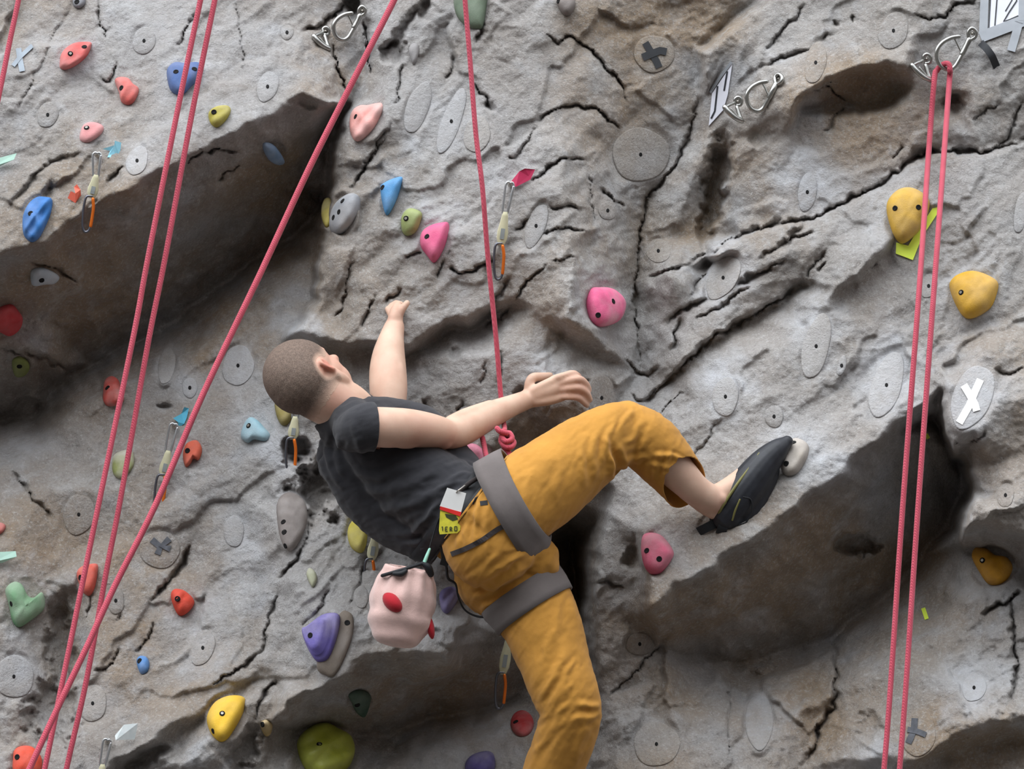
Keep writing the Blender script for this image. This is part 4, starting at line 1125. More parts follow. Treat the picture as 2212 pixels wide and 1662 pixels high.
def build_hold(hd, idx):
    p = np.array(hd['p'], float)
    cx, cy, rx, ry = bound(hd['p'])
    pl_ = hd['plane']
    n0 = len(p)
    B = np.vstack([p[-1:], p, p[:2]])
    ring = []
    for i in range(1, n0 + 1):
        p0, p1, p2, p3 = B[i - 1], B[i], B[i + 1], B[i + 2]
        for k in range(4):
            t = k / 4
            ring.append(0.5 * ((2 * p1) + (-p0 + p2) * t + (2 * p0 - 5 * p1 + 4 * p2 - p3) * t * t + (-p0 + 3 * p1 - 3 * p2 + p3) * t ** 3))
    ring = np.array(ring); n = len(ring)
    kx, ky = hd.get('k', (0, 0))
    c = ring.mean(0)
    z0 = hd.get('z', 0)
    nrm = np.array((-pl_[1] * ZS, -pl_[2] * ZS, 1.0)); nrm /= np.linalg.norm(nrm)
    nrm = nrm * 0.35 + np.array((0, 0, 0.65)); nrm /= np.linalg.norm(nrm)
    Hh, lump = hd['h'], hd['l']
    rows = [(1.0, -12 / max(Hh, 1)), (1.0, 0.06), (0.985, 0.22), (0.95, 0.42), (0.88, 0.62), (0.76, 0.80), (0.6, 0.92), (0.42, 0.98), (0.22, 1.0)]
    v, f = [], []
    rs = np.random.RandomState(idx)
    ph = rs.rand(6) * 6.28
    for s, hh in rows:
        for q in ring:
            ctr = c + np.array((kx, ky)) * (1 - s)
            xy = ctr + (q - c) * s
            up = hh * Hh + z0
            if hd.get('st'):
                up = (0.42 * Hh if s > 0.66 else Hh) * min(1, hh * 1.5) + z0
            if hh > 0.1 and lump:
                wgt = min(1, hh * 1.6)
                up += lump * wgt * 0.9 * (math.sin(xy[0] / 7.5 + ph[0]) * math.sin(xy[1] / 8.5 + ph[1]) + 0.5 * math.sin(xy[0] / 4 + xy[1] / 5 + ph[2]))
                if hd.get('g'):
                    up += 0.09 * Hh * math.sin((xy[0] * 0.5 + xy[1] * 0.86) / (0.045 * (rx + ry) + 1.2))
            base = plane_q(pl_, cx, cy, xy[0], xy[1], 0)
            v.append(base + nrm * up)
    for i in range(len(rows) - 1):
        for k in range(n):
            k2 = (k + 1) % n
            f.append((i * n + k, i * n + k2, (i + 1) * n + k2, (i + 1) * n + k))
    top = len(v)
    v.append(np.mean(v[-n:], axis=0))
    e = (len(rows) - 1) * n
    for k in range(n): f.append((e + k, e + (k + 1) % n, top))
    f.append(tuple(range(n))[::-1])
    o = mesh_q(hd.get('n', 'climbing_hold'), v, f, hold_mat(hd['c'], hd['ch'], hd.get('gl', 0)))
    tag(o, hd['L'], hd.get('cat', 'climbing hold'), 'holds bolted to the wall')
    bvh = BVHTree.FromPolygons([x.co for x in o.data.vertices], [tuple(q.vertices) for q in o.data.polygons])
    for bx, by, met in hd['b']:
        d = (Q(bx, by, 300) - CAM).normalized()
        hit = bvh.ray_cast(CAM, d, 20)
        if hit[0] is None: continue
        nn = hit[1].normalized()
        if nn.dot(d) > 0: nn = -nn
        e1 = nn.cross(Vector((0.1, 0.2, 1))).normalized(); e2 = nn.cross(e1)
        r = 0.0052
        vv, ff = [], []
        prof = ((1.25, -0.003), (1.25, 0.0008), (1.0, 0.0012), (0.75, 0.0004))
        for s, up in prof:
            for k in range(14):
                a = 2 * math.pi * k / 14
                vv.append(hit[0] + (e1 * math.cos(a) + e2 * math.sin(a)) * r * s + nn * up)
        for i in range(3):
            for k in range(14):
                k2 = (k + 1) % 14
                ff.append((i * 14 + k, i * 14 + k2, i * 14 + 14 + k2, i * 14 + 14 + k))
        ff.append(tuple(42 + k for k in range(14)))
        hole_o = link('bolt_hole', pydata('bolt_hole', vv, ff), M['hole'], o)
        if met:
            vv, ff = [], []
            for s, up in ((0.62, -0.001), (0.62, 0.0022), (0.3, 0.0022), (0.24, 0.0008)):
                for k in range(8):
                    a = 2 * math.pi * k / 8
                    vv.append(hit[0] + (e1 * math.cos(a) + e2 * math.sin(a)) * r * s + nn * up)
            for i in range(3):
                for k in range(8):
                    k2 = (k + 1) % 8
                    ff.append((i * 8 + k, i * 8 + k2, i * 8 + 8 + k2, i * 8 + 8 + k))
            ff.append(tuple(24 + k for k in range(8)))
            link('bolt', pydata('bolt', vv, ff, False), M['bolt'], hole_o)
    return o
HOLD_OBJ = [build_hold(hd, i) for i, hd in enumerate(HOLDS)]

# ---------------------------------------------------------------- tape crosses, signs and tape tags
def strip_q(key, pts, half, up=2.6, th=1.6):
    """flat tape on a seat plane: returns verts/faces in model space"""
    cx, cy = SEATS[key][:2]; pl_ = SEATS[key][2:]
    C = np.array(pts, float)
    v, f = [], []
    for i in range(len(C)):
        T = C[min(i + 1, len(C) - 1)] - C[max(i - 1, 0)]; T /= np.linalg.norm(T)
        S = np.array((-T[1], T[0])) * half
        for sgn, u in ((-1, up), (1, up), (1, up - th), (-1, up - th)):
            q = C[i] + S * sgn
            v.append(plane_q(pl_, cx, cy, q[0], q[1], u))
    for i in range(len(C) - 1):
        for k in range(4):
            k2 = (k + 1) % 4
            f.append((i * 4 + k, i * 4 + k2, i * 4 + 4 + k2, i * 4 + 4 + k))
    f.append((0, 1, 2, 3)); e = (len(C) - 1) * 4; f.append((e + 3, e + 2, e + 1, e))
    return v, f

def poly_q(key, pts, lo, hi):
    cx, cy = SEATS[key][:2]; pl_ = SEATS[key][2:]
    n = len(pts)
    v = [plane_q(pl_, cx, cy, x, y, lo) for x, y in pts] + [plane_q(pl_, cx, cy, x, y, hi) for x, y in pts]
    f = [tuple(range(n))[::-1], tuple(range(n, 2 * n))] + [(k, (k + 1) % n, n + (k + 1) % n, n + k) for k in range(n)]
    return v, f

def cross(key, strips, mat, label, loc):
    root = empty('tape_cross', Q(*plane_q(SEATS[key][2:], SEATS[key][0], SEATS[key][1], loc[0], loc[1])))
    tag(root, label, 'tape cross', 'taped crosses over bolt pads')
    for j, (pts, half) in enumerate(strips):
        v, f = strip_q(key, pts, half, 3.0 + 1.2 * j)
        mesh_q('tape_strip', v, f, mat, root, False)
M['tape_black'] = simple_mat('black_tape', (52, 54, 58), .7)
M['tape_grey'] = simple_mat('worn_grey_tape', (150, 160, 170), .7, var=.15)
M['tape_dark'] = simple_mat('dusty_dark_tape', (88, 90, 96), .8, var=.3, scale=80)
M['tape_white'] = simple_mat('white_tape', (232, 232, 230), .6, var=.05)
M['neon'] = simple_mat('neon_yellow_tape', (230, 255, 90), .6, var=.04)
cross('x_black', [([(1394, 92), (1406, 112), (1418, 132), (1424, 146)], 7.5), ([(1388, 124), (1408, 116), (1426, 109), (1440, 112)], 8)], M['tape_black'], 'black tape cross on a tan pad near the top', (1412, 116))
cross('x_grey', [([(40, 104), (43, 128), (48, 154)], 6), ([(28, 142), (44, 122), (70, 98)], 4.5)], M['tape_grey'], 'faded grey tape cross left of the elongated red hold', (43, 125))
cross('x_mid', [([(328, 1166), (346, 1182), (340, 1198)], 7), ([(366, 1164), (350, 1180), (368, 1186)], 7)], M['tape_dark'], 'dusty dark tape cross above the curved rock flake', (347, 1180))
cross('x_white', [([(2118, 820), (2106, 846), (2094, 876), (2072, 914)], 8), ([(2082, 832), (2094, 852), (2106, 874), (2110, 888)], 8)], M['tape_white'], 'white tape cross on the pale pad of the right block', (2100, 858))
cross('x_low', [([(1976, 1552), (1974, 1578), (1962, 1606)], 7), ([(1960, 1576), (1980, 1580), (2000, 1588)], 6)], M['tape_dark'], 'dark tape scraps at bottom right behind the ropes', (1975, 1585))
def tape(name, key, pts, half, mat, label, cat='tape'):
    v, f = strip_q(key, pts, half, 3.0)
    return tag(mesh_q(name, v, f, mat, None, False), label, cat)
v, f = poly_q('neon', [(1936, 524), (1962, 531), (1978, 504), (2024, 436), (2026, 460), (1992, 512), (1972, 562), (1935, 548)], 1.0, 3.5)
tag(mesh_q('tape_arrow', v, f, M['neon'], None, False), 'neon yellow V of tape under the large mustard hold', 'tape')
tape('tape_scrap', 'neon_a', [(2000, 938), (2006, 948)], 4, M['neon'], 'tiny neon tape scrap in the dark gap between the ropes and the right block')
tape('tape_scrap', 'neon_b', [(1994, 1314), (2002, 1338)], 4.5, M['neon'], 'neon tape scrap low on the right behind the ropes')

M['sign_white'] = simple_mat('sign_white', (226, 228, 238), .35, var=.03)
M['sign_black'] = simple_mat('sign_black', (40, 42, 48), .5)
M['duct'] = simple_mat('silver_duct_tape', (150, 154, 160), .45, metal=.3, var=.08)
def sign(key, outline, strokes, label, border=None):
    cx, cy = SEATS[key][:2]
    root = empty('route_sign', Q(*plane_q(SEATS[key][2:], cx, cy, cx, cy)))
    tag(root, label, 'sign', 'taped route number signs')
    v, f = poly_q(key, outline, 0.5, 3.0)
    panel = mesh_q('sign_panel', v, f, M['sign_white'], root, False)
    for pts, half in strokes:
        v, f = strip_q(key, pts, half, 4.2, 1.0)
        mesh_q('numeral', v, f, M['sign_black'], panel, False)
    for pts, half in border or []:
        v, f = strip_q(key, pts, half, 4.6, 1.4)
        mesh_q('border_tape', v, f, M['duct'], root, False)
sign('eleven', [(1538, 202), (1582, 137), (1572, 205), (1562, 238), (1531, 272)],
     [([(1550, 186), (1544, 240), (1536, 256)], 1.8), ([(1571, 154), (1564, 196)], 1.8)],
     "slanted white route sign reading 11 beside the steel hooks", [([(1534, 200), (1556, 166), (1580, 134)], 3.0)])
sign('twelve', [(2140, 0 - 40), (2212 + 60, -52), (2212 + 50, 28), (2200, 46), (2134, 64)],
     [([(2140, -16), (2136, 60)], 1.4), ([(2156, -30), (2149, 56)], 1.4), ([(2168, -26), (2184, -34), (2196, -26), (2196, 2), (2180, 26), (2168, 46), (2182, 42), (2200, 34)], 1.5), ([(2182, -18), (2186, 0), (2172, 24)], 1.2)],
     'white route sign reading 12 taped at the top right corner',
     [([(2128, -40), (2124, 70)], 9), ([(2118, 80), (2160, 64), (2212, 44), (2270, 24)], 12), ([(2202, 46), (2192, 82), (2184, 110)], 9), ([(2208, -46), (2206, 46)], 6)])
# ---------------------------------------------------------------- materials of the climber
def skin_material():
    m, t, b = new_mat('skin')
    N, L = t.nodes, t.links
    tcn = N.new('ShaderNodeTexCoord')
    at = N.new('ShaderNodeAttribute'); at.attribute_name = 'flush'
    nz = N.new('ShaderNodeTexNoise'); nz.inputs['Scale'].default_value = 22; nz.inputs['Detail'].default_value = 4
    L.new(tcn.outputs['Object'], nz.inputs['Vector'])
    r = N.new('ShaderNodeValToRGB')
    r.color_ramp.elements[0].position = .3; r.color_ramp.elements[1].position = .7
    r.color_ramp.elements[0].color = (0.60, 0.385, 0.285, 1)
    r.color_ramp.elements[1].color = (0.70, 0.49, 0.375, 1)
    L.new(nz.outputs['Fac'], r.inputs[0])
    mx = N.new('ShaderNodeMix'); mx.data_type = 'RGBA'
    L.new(at.outputs['Fac'], mx.inputs['Factor'])
    L.new(r.outputs[0], mx.inputs['A'])
    mx.inputs['B'].default_value = (0.56, 0.22, 0.16, 1)
    L.new(mx.outputs['Result'], b.inputs['Base Color'])
    b.inputs['Roughness'].default_value = 0.55
    b.inputs['Specular IOR Level'].default_value = 0.35
    b.inputs['Subsurface Weight'].default_value = 0.12
    b.inputs['Subsurface Radius'].default_value = (0.012, 0.005, 0.003)
    b.inputs['Subsurface Scale'].default_value = 1.0
    n3 = N.new('ShaderNodeTexNoise'); n3.inputs['Scale'].default_value = 350
    L.new(tcn.outputs['Object'], n3.inputs['Vector'])
    bp = N.new('ShaderNodeBump'); bp.inputs['Strength'].default_value = .12; bp.inputs['Distance'].default_value = .001
    L.new(n3.outputs['Fac'], bp.inputs['Height']); L.new(bp.outputs[0], b.inputs['Normal'])
    return m

def hair_material():
    m, t, b = new_mat('cropped_hair')
    N, L = t.nodes, t.links
    tcn = N.new('ShaderNodeTexCoord')
    at = N.new('ShaderNodeAttribute'); at.attribute_name = 'cover'
    nz = N.new('ShaderNodeTexNoise'); nz.inputs['Scale'].default_value = 420; nz.inputs['Detail'].default_value = 2
    L.new(tcn.outputs['Object'], nz.inputs['Vector'])
    r = N.new('ShaderNodeValToRGB')
    r.color_ramp.elements[0].position = .35; r.color_ramp.elements[1].position = .65
    r.color_ramp.elements[0].color = (0.06, 0.045, 0.037, 1)
    r.color_ramp.elements[1].color = (0.15, 0.115, 0.095, 1)
    L.new(nz.outputs['Fac'], r.inputs[0])
    mx = N.new('ShaderNodeMix'); mx.data_type = 'RGBA'
    L.new(at.outputs['Fac'], mx.inputs['Factor'])
    mx.inputs['A'].default_value = (0.62, 0.42, 0.32, 1)
    L.new(r.outputs[0], mx.inputs['B'])
    L.new(mx.outputs['Result'], b.inputs['Base Color'])
    b.inputs['Roughness'].default_value = 0.8
    b.inputs['Specular IOR Level'].default_value = 0.2
    bp = N.new('ShaderNodeBump'); bp.inputs['Strength'].default_value = .5; bp.inputs['Distance'].default_value = .0015
    L.new(nz.outputs['Fac'], bp.inputs['Height']); L.new(bp.outputs[0], b.inputs['Normal'])
    return m

def cloth_material(name, rgb, rough=0.9, var=0.10, weave=900, sheen=0.15):
    m, t, b = new_mat(name)
    N, L = t.nodes, t.links
    c = lin(rgb)
    tcn = N.new('ShaderNodeTexCoord')
    nz = N.new('ShaderNodeTexNoise'); nz.inputs['Scale'].default_value = 18; nz.inputs['Detail'].default_value = 6
    L.new(tcn.outputs['Object'], nz.inputs['Vector'])
    r = N.new('ShaderNodeValToRGB')
    r.color_ramp.elements[0].position = .3; r.color_ramp.elements[1].position = .7
    r.color_ramp.elements[0].color = tuple(v * (1 - var) for v in c) + (1,)
    r.color_ramp.elements[1].color = tuple(min(1, v * (1 + var)) for v in c) + (1,)
    L.new(nz.outputs['Fac'], r.inputs[0]); L.new(r.outputs[0], b.inputs['Base Color'])
    b.inputs['Roughness'].default_value = rough
    b.inputs['Specular IOR Level'].default_value = 0.15
    b.inputs['Sheen Weight'].default_value = sheen
    n3 = N.new('ShaderNodeTexNoise'); n3.inputs['Scale'].default_value = weave; n3.inputs['Detail'].default_value = 2
    L.new(tcn.outputs['Object'], n3.inputs['Vector'])
    n4 = N.new('ShaderNodeTexNoise'); n4.inputs['Scale'].default_value = 35; n4.inputs['Detail'].default_value = 3
    L.new(tcn.outputs['Object'], n4.inputs['Vector'])
    ad = N.new('ShaderNodeMath'); ad.operation = 'MULTIPLY_ADD'
    L.new(n4.outputs['Fac'], ad.inputs[0]); ad.inputs[1].default_value = 3.0; L.new(n3.outputs['Fac'], ad.inputs[2])
    bp = N.new('ShaderNodeBump'); bp.inputs['Strength'].default_value = .35; bp.inputs['Distance'].default_value = .0015
    L.new(ad.outputs[0], bp.inputs['Height']); L.new(bp.outputs[0], b.inputs['Normal'])
    return m

M['skin'] = skin_material()
M['hair'] = hair_material()
M['shirt'] = cloth_material('charcoal_cotton', (52, 52, 56))
M['trouser'] = cloth_material('mustard_canvas', (190, 137, 62), sheen=0.1)
M['webbing'] = cloth_material('grey_webbing', (108, 101, 99), weave=1500)
M['strap'] = cloth_material('dark_strap', (62, 56, 56), weave=1500)
M['black'] = simple_mat('black_rubber', (30, 32, 36), 0.6, var=0.2)
M['shoe'] = simple_mat('black_leather', (38, 40, 46), 0.5, var=0.25, scale=60)
M['olive'] = simple_mat('olive_trim', (120, 116, 66), 0.6)
M['eye'] = simple_mat('eye_white', (225, 220, 212), 0.2)

person = empty('person', Q(1060, 1240, 520))
tag(person, 'climber with cropped hair in a charcoal T-shirt and mustard trousers clinging to the rock', 'person')

# head frame
HC = np.array((650, 814, 500.0))
UH = np.array((-0.83, -0.56, 0.0)); UH /= np.linalg.norm(UH)
FH = np.array((0.29, -0.43, -0.855)); FH -= UH * (FH @ UH); FH /= np.linalg.norm(FH)
RH = np.cross(FH, UH)
if RH[2] < 0: RH = -RH
def hp(u, f, r):
    return HC + UH * u + FH * f + RH * r

def build_body():
    S = Shape()
    # skull, brow, cheeks, jaw, chin, nose, lips
    S.ell(hp(4, 0, 0), FH * 90, RH * 73, UH * 79, 28, 18)
    S.ell(hp(-4, -22, 0), FH * 70, RH * 70, UH * 70, 24, 14)
    S.ell(hp(-40, 26, 0), FH * 56, RH * 62, UH * 60)
    S.ell(hp(-62, 30, 0), FH * 50, RH * 56, UH * 50)
    S.ell(hp(-92, 44, 0), FH * 30, RH * 34, UH * 24)
    for s in (-1, 1):
        S.tube([tuple(hp(-40, -8, 54 * s)) + (16,), tuple(hp(-72, 2, 48 * s)) + (16,), tuple(hp(-98, 46, 18 * s)) + (15,)])
        S.ell(hp(-38, 60, 36 * s), FH * 18, RH * 20, UH * 15)
        S.tube([tuple(hp(-2, 80, 10 * s)) + (7,), tuple(hp(0, 74, 34 * s)) + (8,), tuple(hp(-6, 56, 52 * s)) + (6,)])
    S.tube([tuple(hp(-10, 78, -4)) + (6,), tuple(hp(-30, 88, -6)) + (8,), tuple(hp(-42, 94, -8)) + (10,)])
    S.ell(hp(-45, 82, -6), FH * 10, RH * 17, UH * 7)
    S.ell(hp(-66, 76, 0), FH * 9, RH * 20, UH * 5)
    S.ell(hp(-75, 74, 0), FH * 9, RH * 18, UH * 5)
    # ears
    for s in (-1, 1):
        ec = hp(-33, -14 if s > 0 else 6, (68 if s > 0 else 56) * s)
        out = RH * s
        def ep(u, b, o):
            return tuple(ec + UH * u - FH * b + out * o)
        S.ell(ec, UH * 14, FH * 9, out * 3)
        S.tube([ep(2, -9, 1) + (4,), ep(13, -7, 2) + (3.6,), ep(18, 2, 3) + (4,), ep(14, 10, 5) + (4.2,), ep(2, 12, 6) + (4.2,), ep(-9, 8, 5) + (4.2,), ep(-16, 1, 3) + (4.8,), ep(-16, -4, 1) + (4,)], n=5, seg=10)
        S.tube([ep(10, 2, 1) + (3,), ep(2, 5, 2) + (3,), ep(-8, 3, 1) + (3,)], n=4, seg=8)
    # neck and trapezius
    S.tube([tuple(hp(-38, -20, 0)) + (58,), (730, 880, 500, 56), (765, 915, 480, 64), (800, 945, 465, 80)])
    S.tube([tuple(hp(-40, 8, 0)) + (40,), (752, 868, 490, 42), (790, 912, 465, 46)])
    # sternomastoid cord
    S.tube([tuple(hp(-44, -16, 52)) + (12,), (735, 860, 540, 12), (775, 885, 530, 12)])
    S.tube([(745, 898, 505, 32), (775, 912, 560, 35), (800, 920, 602, 36)])
    S.tube([(740, 900, 470, 34), (742, 950, 430, 40), (735, 1000, 390, 40)])
    # trunk
    for s in (-1, 1):
        o = np.array((10, -13, 46.0)) * s
        S.tube([(785 + o[0], 952 + o[1], 456 + o[2], 68), (835 + o[0], 1006 + o[1], 452 + o[2], 77), (905 + o[0], 1060 + o[1], 470 + o[2], 78), (985 + o[0], 1105 + o[1], 500 + o[2], 76), (1050 + o[0], 1145 + o[1], 540 + o[2], 84)])
    S.ell((1060, 1172, 600), (88, 0, 0), (0, 88, 0), (0, 0, 80))
    S.ell((1078, 1235, 510), (84, 0, 0), (0, 84, 0), (0, 0, 80))
    # right arm
    S.ball((806, 922, 622), 43)
    S.tube([(800, 922, 622, 43), (835, 924, 612, 44), (880, 925, 585, 42), (925, 930, 548, 38), (962, 937, 512, 33)])
    S.ell((868, 910, 596), (44, 2, -26), (6, 28, 6), (10, 0, 20))
    S.ell((870, 944, 592), (46, 2, -26), (4, 26, 4), (10, 0, 20))
    S.tube([(950, 937, 520, 33), (985, 934, 484, 35), (1025, 915, 438, 33), (1070, 892, 386, 28), (1110, 875, 336, 23), (1140, 863, 302, 20.5)])
    S.tube([(975, 915, 490, 18), (1010, 902, 450, 21), (1060, 880, 396, 16)])
    S.ball((958, 950, 524), 22)
    S.tube([(1000, 940, 470, 14), (1050, 916, 412, 14), (1090, 896, 364, 12), (1138, 874, 308, 9)])
    # right hand: back of the hand
    S.tube([(1136, 862, 303, 20), (1160, 856, 310, 20), (1185, 846, 314, 20), (1208, 838, 314, 17)], flat=0.62, axis=(0.1, 0.1, 1))
    S.tube([(1150, 848, 308, 13), (1180, 832, 314, 12), (1200, 820, 314, 10)])
    S.tube([(1152, 868, 306, 13), (1186, 864, 312, 12), (1214, 858, 312, 10)])
    for pts in FINGERS_R:
        S.tube(pts, n=5, seg=12)
    # left arm
    S.ball((735, 1010, 390), 42)
    S.tube([(735, 1010, 390, 42), (790, 940, 386, 40), (838, 878, 384, 37)])
    S.tube([(840, 882, 392, 37), (839, 840, 375, 41), (838, 800, 350, 40), (840, 765, 325, 35), (846, 730, 296, 27), (852, 706, 276, 22)])
    S.ell((858, 815, 372), (18, -4, 0), (2, 38, 8), (0, 0, 22))
    S.tube([(852, 708, 276, 20), (854, 690, 270, 22), (857, 674, 262, 19), (860, 664, 252, 14)], flat=0.75, axis=(0.9, 0.2, 0.3))
    for pts in FINGERS_L:
        S.tube(pts, n=5, seg=12)
    # right leg
    S.tube([(1088, 1112, 600, 84), (1180, 1040, 572, 74), (1290, 962, 530, 58), (1356, 922, 500, 48)])
    S.tube([(1360, 922, 498, 46), (1400, 952, 488, 48), (1440, 995, 472, 44), (1475, 1032, 458, 38), (1505, 1060, 444, 33), (1540, 1080, 424, 30)])
    S.ball((1556, 1078, 432), 17)
    S.tube([(1480, 1062, 446, 18), (1520, 1096, 428, 15), (1552, 1110, 410, 18)])
    S.tube([(1540, 1080, 422, 30), (1568, 1062, 410, 26), (1600, 1040, 400, 26), (1640, 1005, 392, 24), (1680, 972, 384, 15)])
    S.ball((1572, 1100, 408), 28)
    # left leg
    S.tube([(1085, 1235, 510, 82), (1150, 1300, 530, 72), (1188, 1385, 556, 62), (1225, 1480, 580, 54), (1240, 1545, 588, 50)])
    S.tube([(1240, 1545, 588, 48), (1216, 1610, 560, 48), (1190, 1680, 530, 44), (1160, 1770, 490, 34), (1135, 1850, 455, 27)])
    S.tube([(1135, 1850, 455, 28), (1150, 1885, 430, 26), (1185, 1905, 400, 22), (1220, 1915, 370, 14)])
    me = voxel(S, 2.8, 4)
    taubin(me, 30)
    A = get_co(me)
    fl = np.zeros(len(A))
    for c, r, s in [(tuple(hp(-33, -18, 76)), 24, .95), (tuple(hp(-40, 40, 45)), 50, .45), (tuple(hp(-70, 60, 20)), 40, .4), ((955, 955, 530), 36, .5), ((820, 950, 600), 60, .3), ((1245, 838, 310), 34, .4), ((735, 870, 560), 44, .4),
                    ((1552, 1085, 430), 26, .35), ((850, 690, 270), 40, .2), ((840, 800, 380), 30, .12), ((900, 950, 590), 60, .3), (tuple(hp(-43, 96, 0)), 20, .5)]:
        d = np.linalg.norm(A - np.array(c), axis=1) / r
        fl = np.maximum(fl, s * np.clip(1.4 - d, 0, 1))
    return me, A, fl

FINGERS_R = [
    # index, middle, ring, little: knuckle - joint - joint - tip
    [(1196, 820, 312, 9.5), (1218, 813, 322, 9), (1238, 808, 318, 8.5), (1250, 815, 300, 7.5), (1254, 824, 288, 6.5)],
    [(1206, 830, 314, 9.5), (1230, 823, 326, 9.2), (1252, 820, 322, 8.8), (1266, 831, 308, 8), (1272, 843, 296, 7)],
    [(1210, 842, 314, 9.5), (1232, 839, 326, 9), (1252, 839, 322, 8.5), (1267, 850, 308, 8), (1274, 864, 296, 7)],
    [(1212, 857, 312, 9), (1230, 857, 322, 8.2), (1248, 859, 318, 7.8), (1259, 867, 306, 7.2), (1268, 876, 296, 6.4)],
    # thumb
    [(1142, 850, 300, 12), (1144, 828, 300, 11), (1152, 816, 296, 10.5), (1172, 814, 288, 9.5), (1188, 812, 280, 8)],
]
FINGERS_L = [
    [(846, 700, 268, 9), (860, 684, 272, 9.5), (869, 668, 272, 8.5), (879, 655, 268, 7)],
    [(862, 674, 256, 9), (866, 664, 244, 8.5), (864, 658, 228, 8), (862, 660, 214, 7)],
    [(857, 674, 252, 9), (858, 662, 238, 8.5), (856, 656, 222, 8), (854, 660, 208, 7)],
    [(851, 677, 252, 9), (849, 666, 236, 8.5), (847, 661, 220, 8), (846, 664, 206, 7)],
    [(846, 682, 252, 8.5), (841, 672, 238, 8), (838, 668, 224, 7), (837, 670, 212, 6.5)],
]
body_me, BA, flush = build_body()
BN = get_no(body_me)

def build_hair():
    """close-cropped hair: a thin shell over the scalp"""
    rel = BA - HC
    u, f, r = rel @ UH, rel @ FH, rel @ RH
    nz = fbm(BA[:, 0] / 9, BA[:, 1] / 9 + BA[:, 2] / 11, 8, 3)
    # hairline: forehead edge, temple, behind the ear, nape
    dens = np.minimum(np.minimum((u + 14 + 0.12 * (60 - f)) / 22, (62 - f + 0.9 * (u - 6)) / 26) , 1.0)
    back = np.minimum((-8 - f) / 14, (u + 78) / 26)
    dens = np.maximum(dens, np.minimum(back, 1))
    dens = np.where(np.linalg.norm(rel, axis=1) < 125, dens, -1)
    # clear round the ear
    for s in (-1, 1):
        ec = hp(-34, -14, 72 * s)
        d = np.linalg.norm((BA - ec), axis=1)
        dens = np.minimum(dens, (d - 27) / 12)
    dens = dens + 0.10 * nz
    keep = dens > 0.0
    nf = len(body_me.polygons)
    lv = np.empty(len(body_me.loops), dtype=np.int32); body_me.loops.foreach_get('vertex_index', lv)
    q = lv.reshape(-1, 4)
    qq = q[keep[q].all(1)]
    ids, inv = np.unique(qq, return_inverse=True)
    co = BA[ids] + BN[ids] * (0.25 + 1.0 * np.clip(dens[ids], 0, 1))[:, None]
    me = bpy.data.meshes.new('hair')
    me.from_pydata([tuple(v) for v in co], [], [tuple(x) for x in inv.reshape(-1, 4)])
    at = me.attributes.new('cover', 'FLOAT', 'POINT')
    at.data.foreach_set('value', np.clip(dens[ids] * 0.9, 0, 0.92).astype(np.float32))
    return finish(me, 'hair')

hair_me = build_hair()
at = body_me.attributes.new('flush', 'FLOAT', 'POINT')
at.data.foreach_set('value', flush.astype(np.float32))
finish(body_me, 'body')
body = link('body', body_me, M['skin'], person)
tag(body, 'fair skin, arms bare to the shoulder')
tag(link('hair', hair_me, M['hair'], person), 'close-cropped brown hair')
for s in (-1, 1):
    e = Shape().ball(hp(-16, 68, 30 * s), 11)
    me = pydata('eye', to_world(e.v), e.f)
    link('eye', me, M['eye'], person)

def solidify(me, th):
    """give a shell thickness inwards, in model space"""
    bm = bmesh.new(); bm.from_mesh(me)
    bm.normal_update()
    n0 = len(bm.verts)
    bm.verts.ensure_lookup_table()
    nv = [bm.verts.new(v.co - v.normal * th) for v in bm.verts[:n0]]
    bm.verts.index_update()
    fs = [f for f in bm.faces]
    bedges = [e for e in bm.edges if len(e.link_faces) == 1]
    for f in fs:
        bm.faces.new([nv[v.index] for v in reversed(f.verts)])
    for e in bedges:
        a, b = e.verts
        try:
            bm.faces.new((a, b, nv[b.index], nv[a.index]))
        except ValueError:
            pass
    bmesh.ops.recalc_face_normals(bm, faces=bm.faces[:])
    bm.to_mesh(me); bm.free(); me.update()

